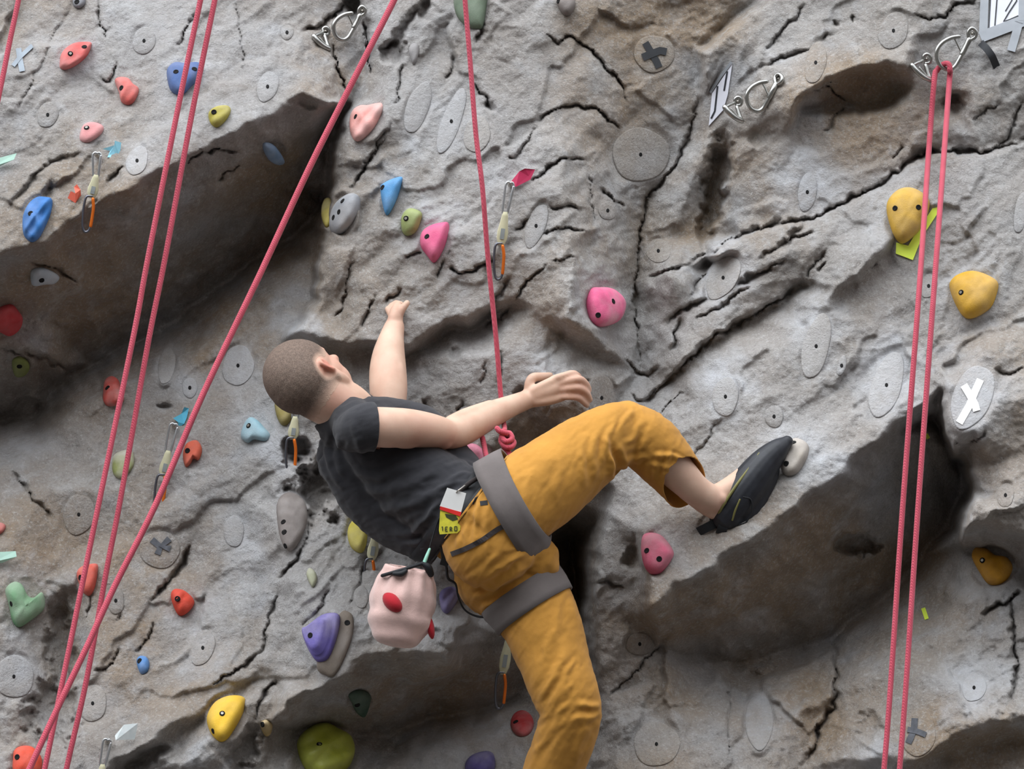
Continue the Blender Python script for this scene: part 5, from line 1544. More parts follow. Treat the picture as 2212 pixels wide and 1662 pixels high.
def build_shirt():
    S = Shape()
    for s in (-1, 1):
        o = np.array((9, -12, 42.0)) * s
        S.tube([(788 + o[0], 952 + o[1], 456 + o[2], 76), (838 + o[0], 1008 + o[1], 452 + o[2], 87), (905 + o[0], 1064 + o[1], 470 + o[2], 94), (978 + o[0], 1112 + o[1], 500 + o[2], 94), (1040 + o[0], 1150 + o[1], 536 + o[2], 94)])
    # loose back of the shirt hanging away from the spine
    S.tube([(752, 1000, 460, 62), (800, 1072, 450, 66), (860, 1122, 460, 66), (920, 1152, 490, 62), (985, 1182, 520, 60)])
    # shoulders and collar
    S.tube([(750, 900, 500, 48), (768, 914, 560, 50), (782, 924, 592, 46)])
    S.tube([(755, 910, 470, 46), (748, 950, 430, 52), (738, 1000, 392, 54)])
    S.tube([(742, 906, 490, 64), (775, 935, 470, 76), (810, 962, 460, 86)])
    # right sleeve, merging into the shoulder
    S.tube([(765, 932, 585, 48), (788, 925, 612, 53), (808, 922, 613, 54)])
    # chest front edge seen above the arm
    S.tube([(795, 905, 500, 48), (845, 906, 455, 46), (905, 932, 440, 58), (962, 990, 455, 54), (1020, 1056, 490, 54), (1064, 1086, 520, 52)])
    me = voxel(S, 3.4, 5)
    taubin(me, 14)
    A, N = get_co(me), get_no(me)
    # cloth never hangs perfectly smooth
    d = 2.2 * fbm(A[:, 0] / 46 + A[:, 2] / 60, A[:, 1] / 46, 71, 2) + 1.6 * (0.35 - np.abs(fbm((A[:, 1] + A[:, 0] * .4) / 26, (A[:, 0] - A[:, 1] * .4 + A[:, 2]) / 110, 73, 3)) * 1.6)
    set_co(me, A + N * d[:, None])
    folds(me, SHIRT_FOLDS)
    cut(me, [((728, 882, 500), (-0.62, -0.78, -0.02), 118),
             ((808, 922, 614), (0.96, 0.02, -0.22), 59),
             ((1003, 1112, 560), (0.83, 0.56, 0.02), 230)])
    solidify(me, 2.6)
    return finish(me, 't_shirt')

SHIRT_FOLDS = [
    ([(700, 930), (690, 970), (694, 1010), (720, 1050)], 6, 4),
    ([(712, 925), (706, 975), (716, 1020), (745, 1062)], 6, 4),
    ([(735, 930), (728, 990), (740, 1040)], 7, 3),
    ([(760, 1010), (800, 1030), (850, 1020), (900, 990)], 9, 4),
    ([(780, 1060), (840, 1060), (900, 1040), (960, 1000)], 9, 4),
    ([(800, 1100), (860, 1100), (930, 1070), (1000, 1020)], 9, 5),
    ([(850, 1150), (890, 1150), (930, 1110), (960, 1060)], 8, 6),
    ([(870, 1170), (910, 1172), (940, 1140)], 7, 6),
    ([(900, 1190), (925, 1180), (950, 1140)], 6, 5),
    ([(960, 1010), (1000, 1000), (1040, 1015)], 6, 3),
    ([(960, 1040), (1000, 1025), (1040, 1025)], 5, 3),
    ([(930, 1080), (970, 1050), (1010, 1035)], 6, 3),
    ([(760, 900), (775, 960), (790, 1000)], 8, 3),
]

def build_trousers():
    S = Shape()
    S.ell((1058, 1168, 602), (104, 0, 0), (0, 106, 0), (0, 0, 92))
    S.ell((1078, 1238, 508), (98, 0, 0), (0, 100, 0), (0, 0, 92))
    for s in (-1, 1):
        o = np.array((10, -13, 46.0)) * s
        S.tube([(965 + o[0], 1100 + o[1], 540 + o[2], 84), (1010 + o[0], 1122 + o[1], 545 + o[2], 88), (1060 + o[0], 1150 + o[1], 550 + o[2], 92)])
    S.tube([(1010, 1070, 540, 70), (1060, 1090, 550, 74), (1110, 1100, 580, 84)])
    S.tube([(1075, 1118, 600, 102), (1130, 1078, 588, 99), (1195, 1032, 568, 93), (1270, 975, 536, 82), (1330, 938, 510, 70), (1352, 926, 500, 62)])
    S.tube([(1352, 928, 500, 62), (1395, 952, 490, 66), (1430, 988, 476, 64), (1458, 1022, 464, 58), (1482, 1050, 454, 55), (1510, 1078, 444, 55)])
    S.ell((1362, 905, 500), (36, 8, 0), (-8, 34, 0), (0, 0, 40))
    S.tube([(1080, 1238, 510, 98), (1135, 1290, 528, 92), (1170, 1350, 548, 86), (1194, 1420, 568, 78), (1216, 1485, 584, 74), (1234, 1540, 590, 68)])
    S.tube([(1234, 1535, 590, 68), (1222, 1590, 570, 66), (1196, 1660, 538, 64), (1166, 1750, 500, 60), (1140, 1840, 462, 56)])
    S.tube([(1250, 1500, 596, 44), (1264, 1545, 600, 36), (1252, 1580, 590, 36)])
    # crotch bridge
    S.tube([(1110, 1180, 560, 82), (1150, 1210, 560, 60)])
    me = voxel(S, 3.4, 4)
    taubin(me, 14)
    A, N = get_co(me), get_no(me)
    d = 2.0 * fbm(A[:, 0] / 60 + A[:, 2] / 60, A[:, 1] / 60, 81, 3) + 1.7 * (0.35 - np.abs(fbm((A[:, 0] * .8 + A[:, 1] * .5) / 26, (A[:, 1] * .8 - A[:, 0] * .5 + A[:, 2]) / 95, 83, 3)) * 1.6)
    set_co(me, A + N * d[:, None])
    folds(me, TROUSER_FOLDS)
    cut(me, [((1012, 1096, 560), (-0.80, -0.60, -0.02), 250),
             ((1474, 1046, 462), (0.66, 0.56, 0.52), 135),
             ((1142, 1835, 462), (-0.25, 0.93, -0.3), 130)])
    solidify(me, 2.4)
    return finish(me, 'trousers')

TROUSER_FOLDS = [
    ([(1320, 960), (1335, 1000), (1338, 1040)], 8, -7), ([(1305, 940), (1318, 985), (1322, 1040)], 6, 4), ([(1330, 905), (1312, 950), (1300, 1000)], 6, 3.5),
    ([(1290, 930), (1280, 980), (1290, 1040)], 7, 3), ([(1260, 945), (1258, 1000), (1262, 1060)], 7, 2.5), ([(1345, 1000), (1380, 990), (1400, 985)], 6, 4),
    ([(1350, 960), (1372, 940), (1385, 905)], 6, 3.5), ([(1340, 935), (1352, 905), (1370, 885)], 6, 3), ([(1405, 985), (1450, 985), (1480, 1000)], 5, 4), ([(1400, 1005), (1440, 1010), (1462, 1020)], 5, 3),
    ([(1430, 1040), (1440, 1000), (1455, 960)], 6, 3), ([(1410, 1050), (1418, 1010), (1430, 970)], 6, 3), ([(1370, 1010), (1385, 975), (1400, 940)], 6, 3),
    ([(1020, 1040), (1008, 1120), (1004, 1180)], 6, 3), ([(1040, 1050), (1028, 1110), (1025, 1200)], 5, 2.5), ([(1000, 1090), (992, 1150), (988, 1200)], 5, 2.5), ([(1052, 1090), (1050, 1150), (1056, 1220)], 5, 2),
    ([(1005, 1280), (1050, 1245), (1100, 1215), (1160, 1190)], 8, 5), ([(1000, 1262), (1040, 1235), (1085, 1190)], 7, 4), ([(1015, 1300), (1060, 1275), (1120, 1235), (1185, 1180)], 8, 5), ([(1035, 1318), (1080, 1290), (1130, 1255)], 7, 5),
    ([(1185, 1200), (1225, 1280), (1250, 1360)], 10, 3),
    ([(1160, 1520), (1200, 1460), (1225, 1400)], 8, 5), ([(1168, 1540), (1210, 1480), (1240, 1420)], 7, 5), ([(1165, 1570), (1200, 1520), (1235, 1470)], 8, 5), ([(1155, 1600), (1190, 1560), (1235, 1510)], 7, 4),
    ([(1145, 1640), (1180, 1590), (1220, 1550)], 8, 4), ([(1195, 1400), (1205, 1330), (1215, 1270)], 8, 2.5), ([(1240, 1520), (1275, 1525), (1298, 1530)], 7, 4), ([(1230, 1560), (1270, 1550), (1298, 1540)], 7, 4),
    ([(1235, 1662), (1255, 1600), (1270, 1560)], 8, 3), ([(1170, 1440), (1185, 1390), (1200, 1350)], 7, 2.5), ([(1120, 1110), (1140, 1060), (1150, 1010)], 8, 2), ([(1200, 1090), (1205, 1040), (1215, 990)], 8, 2),
]

def sleeve(pts, name, parent, skew=(0, 0, 0), n=7, seg=40):
    C = catmull(pts, n)
    v, f = [], []
    up = np.array((0.0, -1.0, 0.15))
    sk = np.array(skew, float)
    for layer in (0, 1):
        for i in range(len(C)):
            T = C[min(i + 1, len(C) - 1), :3] - C[max(i - 1, 0), :3]; T /= np.linalg.norm(T)
            N = up - T * (up @ T); N /= np.linalg.norm(N); B = np.cross(T, N)
            w = i / (len(C) - 1)
            for k in range(seg):
                a = 2 * math.pi * k / seg
                r = C[i, 3] * (1 + 0.035 * w * math.sin(3 * a + 1) + 0.03 * math.sin(5 * a + 4 * w)) - (2.6 if layer else 0)
                p = C[i, :3] + r * (N * math.cos(a) + B * math.sin(a)) + T * w * (sk[0] * math.cos(a) + sk[1] * math.sin(a))
                v.append(p)
    L = len(C) * seg
    for i in range(len(C) - 1):
        for k in range(seg):
            k2 = (k + 1) % seg
            f.append((i * seg + k, i * seg + k2, (i + 1) * seg + k2, (i + 1) * seg + k))
            f.append((L + i * seg + k, L + (i + 1) * seg + k, L + (i + 1) * seg + k2, L + i * seg + k2))
    e = (len(C) - 1) * seg
    for k in range(seg):
        k2 = (k + 1) % seg
        f.append((e + k, e + k2, L + e + k2, L + e + k))
    bm = bmesh.new()
    bv = [bm.verts.new(q) for q in to_world(v)]
    for q in f: bm.faces.new([bv[i] for i in q])
    return link(name, bm_mesh(name, bm), M['shirt'], parent)

shirt_me = build_shirt()
trou_me = build_trousers()
shirt = link('t_shirt', shirt_me, M['shirt'], person)
tag(shirt, 'charcoal cotton T-shirt')
sleeve([(738, 1005, 392, 50), (780, 950, 388, 52), (815, 908, 386, 50), (836, 880, 385, 49)], 'sleeve', shirt)
trousers = link('trousers', trou_me, M['trouser'], person)
tag(trousers, 'mustard canvas trousers')
# ---------------------------------------------------------------- shoes
def shoe(pts_main, heel, opening, parent, name='climbing_shoe'):
    S = Shape()
    for p in pts_main:
        S.tube(p, n=6, seg=18)
    S.ball(*heel)
    me = voxel(S, 2.2, 4)
    if opening: cut(me, [opening])
    solidify(me, 2.0)
    return link(name, finish(me, name), M['shoe'], parent)

def ribbon(pts, half, normal, thick, name, mat, parent):
    """flat strap along model-space points; half width, facing normal"""
    C = catmull(pts, 6)
    v, f = [], []
    n = np.array(normal, float); n /= np.linalg.norm(n)
    for i in range(len(C)):
        T = C[min(i + 1, len(C) - 1)] - C[max(i - 1, 0)]
        T /= np.linalg.norm(T) + 1e-9
        Sd = np.cross(T, n); Sd /= np.linalg.norm(Sd) + 1e-9
        for a, b in ((-1, 0), (1, 0), (1, 1), (-1, 1)):
            v.append(C[i] + Sd * half * a + n * thick * b)
    for i in range(len(C) - 1):
        for k in range(4):
            k2 = (k + 1) % 4
            f.append((i * 4 + k, i * 4 + k2, i * 4 + 4 + k2, i * 4 + 4 + k))
    f.append((0, 1, 2, 3)); e = (len(C) - 1) * 4; f.append((e + 3, e + 2, e + 1, e))
    bm = bmesh.new()
    bv = [bm.verts.new(q) for q in to_world(v)]
    for q in f: bm.faces.new([bv[i] for i in q])
    return link(name, bm_mesh(name, bm, False), mat, parent)

def tube_obj(pts, name, mat, parent=None, n=6, seg=12, cap=True):
    S = Shape().tube(pts, n=n, seg=seg, cap=cap)
    bm = bmesh.new()
    bv = [bm.verts.new(q) for q in to_world(S.v)]
    for q in S.f: bm.faces.new([bv[i] for i in q])
    return link(name, bm_mesh(name, bm), mat, parent)

sr = shoe([[(1568, 1112, 400, 38), (1592, 1082, 398, 44), (1622, 1042, 396, 42), (1652, 1002, 390, 35), (1680, 972, 384, 25), (1700, 955, 378, 14)],
           [(1588, 1122, 392, 30), (1610, 1110, 386, 34), (1628, 1070, 384, 36), (1655, 1020, 380, 30)]],
          ((1578, 1112, 398), 36), ((1557, 1078, 402), (-0.86, -0.50, 0.12), 62), person)
tag(sr, 'black leather climbing shoe smearing on a grey hold')
tube_obj([(1546, 1124, 418, 3), (1562, 1092, 440, 3.2), (1590, 1050, 436, 3.2), (1618, 1012, 424, 3), (1640, 980, 410, 2.5)], 'trim_stripe', M['olive'], sr)
ribbon([(1552, 1126, 410), (1538, 1134, 416), (1522, 1142, 416), (1508, 1149, 410)], 10, (0.2, 0.2, 1), 3, 'pull_tab', M['black'], sr)
ribbon([(1566, 1126, 418), (1561, 1140, 422), (1556, 1154, 414)], 11, (0.1, 0.1, 1), 3, 'pull_tab', M['black'], sr)
tube_obj([(1598, 1080, 441, 2.0), (1588, 1104, 438, 2.4), (1582, 1124, 432, 2.0)], 'side_patch', M['olive'], sr)
tube_obj([(1606, 1074, 440, 1.6), (1622, 1080, 436, 1.6), (1624, 1104, 430, 1.6), (1612, 1128, 422, 1.6), (1594, 1134, 420, 1.6)], 'rand_seam', M['black'], sr)
sl_ = shoe([[(1128, 1868, 446, 34), (1150, 1895, 428, 36), (1186, 1912, 400, 32), (1222, 1922, 372, 20)]], ((1126, 1872, 450), 32), ((1134, 1845, 456), (-0.1, -1, 0.1), 60), person)
tag(sl_, 'black leather climbing shoe')

# ---------------------------------------------------------------- harness
def world_bvh(obs):
    vs, fs = [], []
    for me in obs:
        b = len(vs)
        vs += [v.co.copy() for v in me.vertices]
        fs += [tuple(b + i for i in p.vertices) for p in me.polygons]
    return BVHTree.FromPolygons(vs, fs)
cloth_bvh = world_bvh([trou_me])
both_bvh = world_bvh([trou_me, shirt_me])

def band(center, axis, half, bvh, name, mat, parent, off=0.004, reach=170, lean=(0, 0, 0), rng=(0, 2 * math.pi), n=64, inside=False):
    """webbing band hugging the cloth round an axis (model space)"""
    c = np.array(center, float); ax = np.array(axis, float); ax /= np.linalg.norm(ax)
    e1 = np.cross(ax, (0.2, 0.1, 1.0)); e1 /= np.linalg.norm(e1)
    e2 = np.cross(ax, e1)
    full = abs(rng[1] - rng[0] - 2 * math.pi) < 1e-3
    rows, nr = [], 5
    m = n if full else n + 1
    for k in range(m):
        a = rng[0] + (rng[1] - rng[0]) * k / n
        dirv = e1 * math.cos(a) + e2 * math.sin(a)
        col = []
        for j in range(nr):
            s = -half + 2 * half * j / (nr - 1)
            o = c + ax * s
            p0 = Q(*(o + dirv * reach)); p1 = Q(*o)
            d = (p1 - p0)
            if inside:
                hit = bvh.ray_cast(p1, -d.normalized(), d.length)
                h0 = hit[0] - d.normalized() * 0.0028 if hit[0] is not None else p0
            else:
                hit = bvh.ray_cast(p0, d.normalized(), d.length)
                h0 = hit[0] if hit[0] is not None else Q(*(o + dirv * reach * 0.5))
            col.append((h0, -d.normalized()))
        rows.append(col)
    if inside:
        axp = [Q(*(c + ax * (-half + 2 * half * j / (nr - 1)))) for j in range(nr)]
        rad = np.array([[(rows[k][j][0] - axp[j]).length for j in range(nr)] for k in range(m)])
        sm = rad.copy()
        for _ in range(10):
            sm = 0.5 * sm + 0.25 * (np.roll(sm, 1, 0) + np.roll(sm, -1, 0))
        rad = np.maximum(rad, sm)
        for _ in range(2):
            rad = 0.5 * rad + 0.25 * (np.roll(rad, 1, 0) + np.roll(rad, -1, 0))
        rows = [[(axp[j] + rows[k][j][1] * rad[k, j], rows[k][j][1]) for j in range(nr)] for k in range(m)]
    # even out: never dip into folds
    v, f = [], []
    for k in range(m):
        for j in range(nr):
            p, nrm = rows[k][j]
            if full or 0 < k < m - 1:
                pa = rows[(k - 1) % m][j][0]; pb = rows[(k + 1) % m][j][0]
                p = p * 0.5 + (pa + pb) * 0.25
            v.append(p + nrm * off)
        for j in range(nr):
            p, nrm = rows[k][j]
            v.append(v[k * 2 * nr + j] - nrm * 0.006)
    st = 2 * nr
    for k in range(m if full else m - 1):
        k2 = (k + 1) % m
        for j in range(nr - 1):
            f.append((k * st + j, k * st + j + 1, k2 * st + j + 1, k2 * st + j))
            f.append((k * st + nr + j, k2 * st + nr + j, k2 * st + nr + j + 1, k * st + nr + j + 1))
        f.append((k * st, k2 * st, k2 * st + nr, k * st + nr))
        f.append((k * st + nr - 1, k * st + 2 * nr - 1, k2 * st + 2 * nr - 1, k2 * st + nr - 1))
    bm = bmesh.new()
    bv = [bm.verts.new(q) for q in v]
    for q in f: bm.faces.new([bv[i] for i in q])
    return link(name, bm_mesh(name, bm), mat, parent)

harness = band((978, 1112, 540), (0.80, 0.60, 0.0), 20, both_bvh, 'harness', M['black'], person, off=0.003, reach=190)
tag(harness, 'black climbing harness with grey leg loops')
lr = band((1112, 1092, 592), (0.87, -0.49, 0.12), 33, cloth_bvh, 'leg_loop', M['webbing'], harness, off=0.006, reach=118, inside=True)
ll = band((1140, 1298, 530), (0.55, 0.83, 0.1), 30, cloth_bvh, 'leg_loop', M['webbing'], harness, off=0.006, reach=94, inside=True)

def surf_line(pts, half, name, mat, parent, off=0.003):
    """strap laid over the cloth along picture points"""
    C = catmull([(x, y) for x, y in pts], 8)
    ring = []
    for i in range(len(C)):
        T = C[min(i + 1, len(C) - 1)] - C[max(i - 1, 0)]; T /= np.linalg.norm(T) + 1e-9
        Sd = np.array((-T[1], T[0]))
        row = []
        for s in (-1, 1):
            x, y = C[i] + Sd * half * s
            d = (Q(x, y, 300) - CAM).normalized()
            h = both_bvh.ray_cast(CAM, d, 20)
            row.append(h[0] - d * off if h[0] is not None else None)
        if None not in row: ring.append((row, d))
    v, f = [], []
    for row, d in ring:
        v += [row[0], row[1], row[1] + d * 0.004, row[0] + d * 0.004]
    for i in range(len(ring) - 1):
        for k in range(4):
            k2 = (k + 1) % 4
            f.append((i * 4 + k, i * 4 + k2, i * 4 + 4 + k2, i * 4 + 4 + k))
    f.append((0, 1, 2, 3)); e = (len(ring) - 1) * 4; f.append((e + 3, e + 2, e + 1, e))
    bm = bmesh.new()
    bv = [bm.verts.new(q) for q in v]
    for q in f: bm.faces.new([bv[i] for i in q])
    return link(name, bm_mesh(name, bm, False), mat, parent)

surf_line([(974, 1198), (1005, 1186), (1040, 1168), (1075, 1144), (1098, 1134)], 5.5, 'riser_strap', M['strap'], harness)
surf_line([(1040, 966 + 60), (1030, 1066), (1022, 1090)], 1.6, 'seam', M['strap'], trousers, off=0.001)
surf_line([(1037, 1088), (1045, 1087), (1053, 1086)], 5, 'sewn_patch', M['black'], trousers, off=0.001)
ribbon([(1086, 1006, 560), (1066, 1020, 585), (1044, 1030, 610)], 8, (0.2, 0.3, 1), 3, 'belt_flap', simple_mat('brown_leather', (92, 58, 34), .6), trousers)
# gear loops and slack cord hanging from the belt at the back
tube_obj([(992, 1065, 628, 5), (1012, 1046, 634, 5.5), (1036, 1030, 630, 5)], 'gear_loop', M['strap'], harness)
tube_obj([(955, 1195, 560, 3), (964, 1225, 560, 3), (968, 1250, 556, 3), (984, 1262, 550, 2.4), (990, 1290, 540, 2), (1004, 1318, 530, 2), (1030, 1332, 530, 2.4), (1060, 1334, 540, 3)], 'haul_cord', M['black'], harness)
ribbon([(958, 1180, 590), (962, 1205, 584), (958, 1222, 580)], 9, (0.1, 0.1, 1), 5, 'belt_buckle', M['black'], harness)
# ---------------------------------------------------------------- ropes
def rope_material():
    m, t, b = new_mat('red_rope_sheath')
    N, L = t.nodes, t.links
    tcn = N.new('ShaderNodeTexCoord')
    wv = N.new('ShaderNodeTexWave'); wv.wave_type = 'BANDS'; wv.bands_direction = 'DIAGONAL'
    wv.inputs['Scale'].default_value = 110; wv.inputs['Distortion'].default_value = 1.5
    L.new(tcn.outputs['Object'], wv.inputs['Vector'])
    nz = N.new('ShaderNodeTexNoise'); nz.inputs['Scale'].default_value = 30
    L.new(tcn.outputs['Object'], nz.inputs['Vector'])
    r = N.new('ShaderNodeValToRGB')
    r.color_ramp.elements[0].color = lin((168, 54, 72)) + (1,)
    r.color_ramp.elements[1].color = lin((198, 78, 97)) + (1,)
    ad = N.new('ShaderNodeMath'); ad.operation = 'MULTIPLY_ADD'; ad.inputs[1].default_value = .35
    L.new(wv.outputs['Fac'], ad.inputs[0]); L.new(nz.outputs['Fac'], ad.inputs[2])
    L.new(ad.outputs[0], r.inputs[0]); L.new(r.outputs[0], b.inputs['Base Color'])
    b.inputs['Roughness'].default_value = .8
    b.inputs['Sheen Weight'].default_value = .2
    bp = N.new('ShaderNodeBump'); bp.inputs['Strength'].default_value = .5; bp.inputs['Distance'].default_value = .001
    L.new(wv.outputs['Fac'], bp.inputs['Height']); L.new(bp.outputs[0], b.inputs['Normal'])
    return m
M['rope'] = rope_material()

def rope(pts, label, r=6.2, n=5):
    o = tube_obj([p + (r,) if len(p) == 3 else p for p in pts], 'climbing_rope', M['rope'], None, n=n, seg=12)
    return tag(o, label, 'rope', 'red climbing ropes')
def zline(y, y0, z0, y1, z1):
    return z0 + (z1 - z0) * (y - y0) / (y1 - y0)
def rope2(pts, za, zb, label, r=6.2):
    P3 = [(x, y, zline(y, -100, za, 1700, zb)) for x, y in pts]
    return rope(P3, label, r)
rope2([(150, -560), (70, -150), (40, 0), (20, 95), (0, 195), (-60, 480), (-170, 1000), (-330, 1700), (-520, 2500)], 140, 640, 'red rope crossing the top left corner', 6.0)
rope2([(556, -600), (455, -110), (433, 0), (391, 202), (320, 556), (290, 718), (216, 1076), (172, 1291), (131, 1493), (98, 1655), (40, 1930), (-60, 2400)], 150, 560, 'left one of the two parallel red ropes hanging at left')
rope2([(574, -600), (484, -100), (464, 0), (414, 249), (357, 556), (323, 725), (286, 934), (255, 1107), (232, 1223), (209, 1351), (182, 1493), (145, 1655), (90, 1910), (-10, 2400)], 145, 520, 'right one of the two parallel red ropes hanging at left')
rope2([(1140, -560), (905, -110), (848, 7), (759, 182), (671, 357), (580, 553), (553, 611), (438, 853), (337, 1089), (249, 1264), (189, 1395), (128, 1523), (67, 1655), (-40, 1900), (-250, 2400)], 150, 700, 'thick red rope running diagonally from top centre to bottom left', 7.0)
# rope of the climber, ending in the figure-eight knot at the harness
cr = rope([(970, -600, 160), (998, -100, 225), (1005, 7, 240), (1015, 125, 262), (1028, 290, 292), (1042, 404, 316), (1054, 556, 318), (1071, 725, 322), (1081, 847, 322), (1086, 900, 335), (1090, 926, 400), (1089, 932, 450)], "red rope running down the column to the climber's tie-in knot", 5.6)
def knot_part(pts, name):
    return tube_obj([p + (6.0,) for p in pts], name, M['rope'], cr, n=8, seg=12)
knot_part([(1089, 930, 450), (1084, 944, 456), (1094, 954, 464), (1106, 948, 458), (1100, 936, 450), (1088, 940, 444), (1082, 952, 450), (1090, 964, 460), (1104, 966, 462), (1110, 956, 452), (1100, 948, 442), (1088, 954, 440), (1090, 968, 446), (1098, 976, 452), (1104, 990, 462), (1108, 1004, 480)], 'figure_eight_knot')
knot_part([(1094, 936, 458), (1080, 932, 462), (1074, 926, 460)], 'rope_tail')
knot_part([(1042, 946, 440), (1046, 964, 452), (1050, 984, 470), (1058, 1002, 490), (1064, 1014, 505)], 'tie_in_loop')
# doubled rope through the steel hook at right
wz = lambda x, y, u=14: wall_z(x, y) + u
za = wz(2018, 162, 30)
rope([(1700, 4000 - 1500, 760), (1860, 2100, 700), (1910, 1658, 640), (1949, 1109, 520), (1986, 620, 384), (2006, 330, za + 66), (2018, 175, za + 10), (2024, 152, za), (2036, 140, za + 4), (2048, 138, za + 10), (2052, 152, za + 14), (2049, 200, za + 26), (2022, 566, 374), (1983, 1099, 525), (1945, 1641, 644), (1900, 2100, 705), (1760, 2500, 764)],
     'doubled red rope hanging from the steel hook at right', 6.2, 8)

# ---------------------------------------------------------------- steel lower-off hooks
def hook_pair(cx, cy, label_a, label_b, s=1.0, lift=20):
    """wide hook with its spring gate and eye; the second hook points at the viewer"""
    z = wall_z(cx, cy) + lift
    def h(pts, r):
        return [(cx + x * s, cy + y * s, max(z + d, wall_z(cx + x * s, cy + y * s) + 7), r * 1.3) for x, y, d in pts]
    root = empty('steel_hook', Q(cx, cy, z)); tag(root, label_a, 'steel hook', 'steel lower-off hooks')
    tube_obj(h([(28, -44, 10), (12, -41, 14), (-4, -32, 20), (-14, -18, 24), (-14, -2, 24), (-6, 14, 22), (8, 20, 18), (20, 14, 14), (30, -2, 10), (38, -18, 6)], 3.6), 'hook_body', M['steel'], root, n=5, seg=10)
    tube_obj(h([(34, -10, 8), (42, -26, 4), (48, -38, 2)], 4.8), 'gate_sleeve', M['steel'], root, n=4, seg=10)
    tube_obj(h([(48, -38, 2), (46, -52, 2), (53, -60, 2), (61, -54, 2), (60, -44, 2), (52, -38, 2)], 3.2), 'eye', M['steel'], root, n=5, seg=10)
    tube_obj(h([(20, -40, 12), (34, -10, 8)], 1.6), 'spring_gate', M['steel'], root, n=3, seg=8)
    e = Shape().ell((cx + 54 * s, cy - 50 * s, z - 8), (5, 0, 0), (0, 5, 0), (0, 0, 16), 12, 8)
    mesh_q('anchor_bolt', e.v, e.f, M['bolt'], root)
    dx, dy = -46, 14
    root2 = empty('steel_hook', Q(cx + dx * s, cy + dy * s, z)); tag(root2, label_b, 'steel hook', 'steel lower-off hooks')
    def g(pts, r):
        return [(cx + (x + dx) * s, cy + (y + dy) * s, max(z + d, wall_z(cx + (x + dx) * s, cy + (y + dy) * s) + 7), r * 1.3) for x, y, d in pts]
    tube_obj(g([(-16, -2, 30), (-8, 8, 32), (6, 20, 28), (20, 27, 20)], 4.6), 'hook_body', M['steel'], root2, n=5, seg=10)
    tube_obj(g([(-16, -2, 30), (-4, -8, 16), (6, -12, 2)], 2.6), 'hook_shank', M['steel'], root2, n=4, seg=10)
    tube_obj(g([(10, -2, 12), (14, 10, 16), (18, 22, 20)], 3.4), 'gate_sleeve', M['steel'], root2, n=4, seg=10)
    tube_obj(g([(-2, 2, 22), (14, 20, 22)], 1.4), 'spring_gate', M['steel'], root2, n=3, seg=8)
    tube_obj(g([(6, -12, 2), (6, -20, 2), (13, -24, 2), (20, -18, 2), (18, -8, 2), (10, -6, 2)], 3.0), 'eye', M['steel'], root2, n=5, seg=10)
    e = Shape().ell((cx + (dx + 12) * s, cy + (dy - 15) * s, z - 8), (5, 0, 0), (0, 5, 0), (0, 0, 16), 12, 8)
    mesh_q('anchor_bolt', e.v, e.f, M['bolt'], root2)
hook_pair(1628, 220, 'wide steel hook right of the 11 sign', 'steel hook seen end-on next to the 11 sign')
hook_pair(2040, 128, 'wide steel hook holding the doubled rope at right', 'steel hook seen end-on beside the doubled rope', 1.12)
hook_pair(734, 68, 'wide steel hook near the top crack, left of the long diagonal rope', 'steel hook seen end-on near the top crack', 0.9, 24)

# dark strap flapping below the 12 sign
zz = wall_z(2130, 100)
tag(ribbon([(2118, 92, zz + 12), (2130, 104, zz + 26), (2142, 120, zz + 30), (2150, 138, zz + 18), (2156, 152, zz + 8)], 8, (0.1, 0.1, 1), 2.5, 'strap_end', M['tape_black'], None), 'black strap end dangling below the 12 sign', 'strap')

# ---------------------------------------------------------------- quickdraws
M['dogbone'] = cloth_material('cream_dogbone', (206, 202, 170), weave=1400)
M['dogbone_core'] = cloth_material('grey_dogbone_panel', (150, 156, 156), weave=1400)
M['orange_gate'] = simple_mat('orange_gate', (236, 120, 40), .35, metal=.4)
M['dark_alloy'] = simple_mat('grey_alloy', (112, 114, 122), .35, metal=.85)
M['bright_alloy'] = simple_mat('bright_alloy', (206, 210, 212), .3, metal=.85)
M['cyan'] = simple_mat('cyan_tape', (96, 190, 222), .6, var=.06)

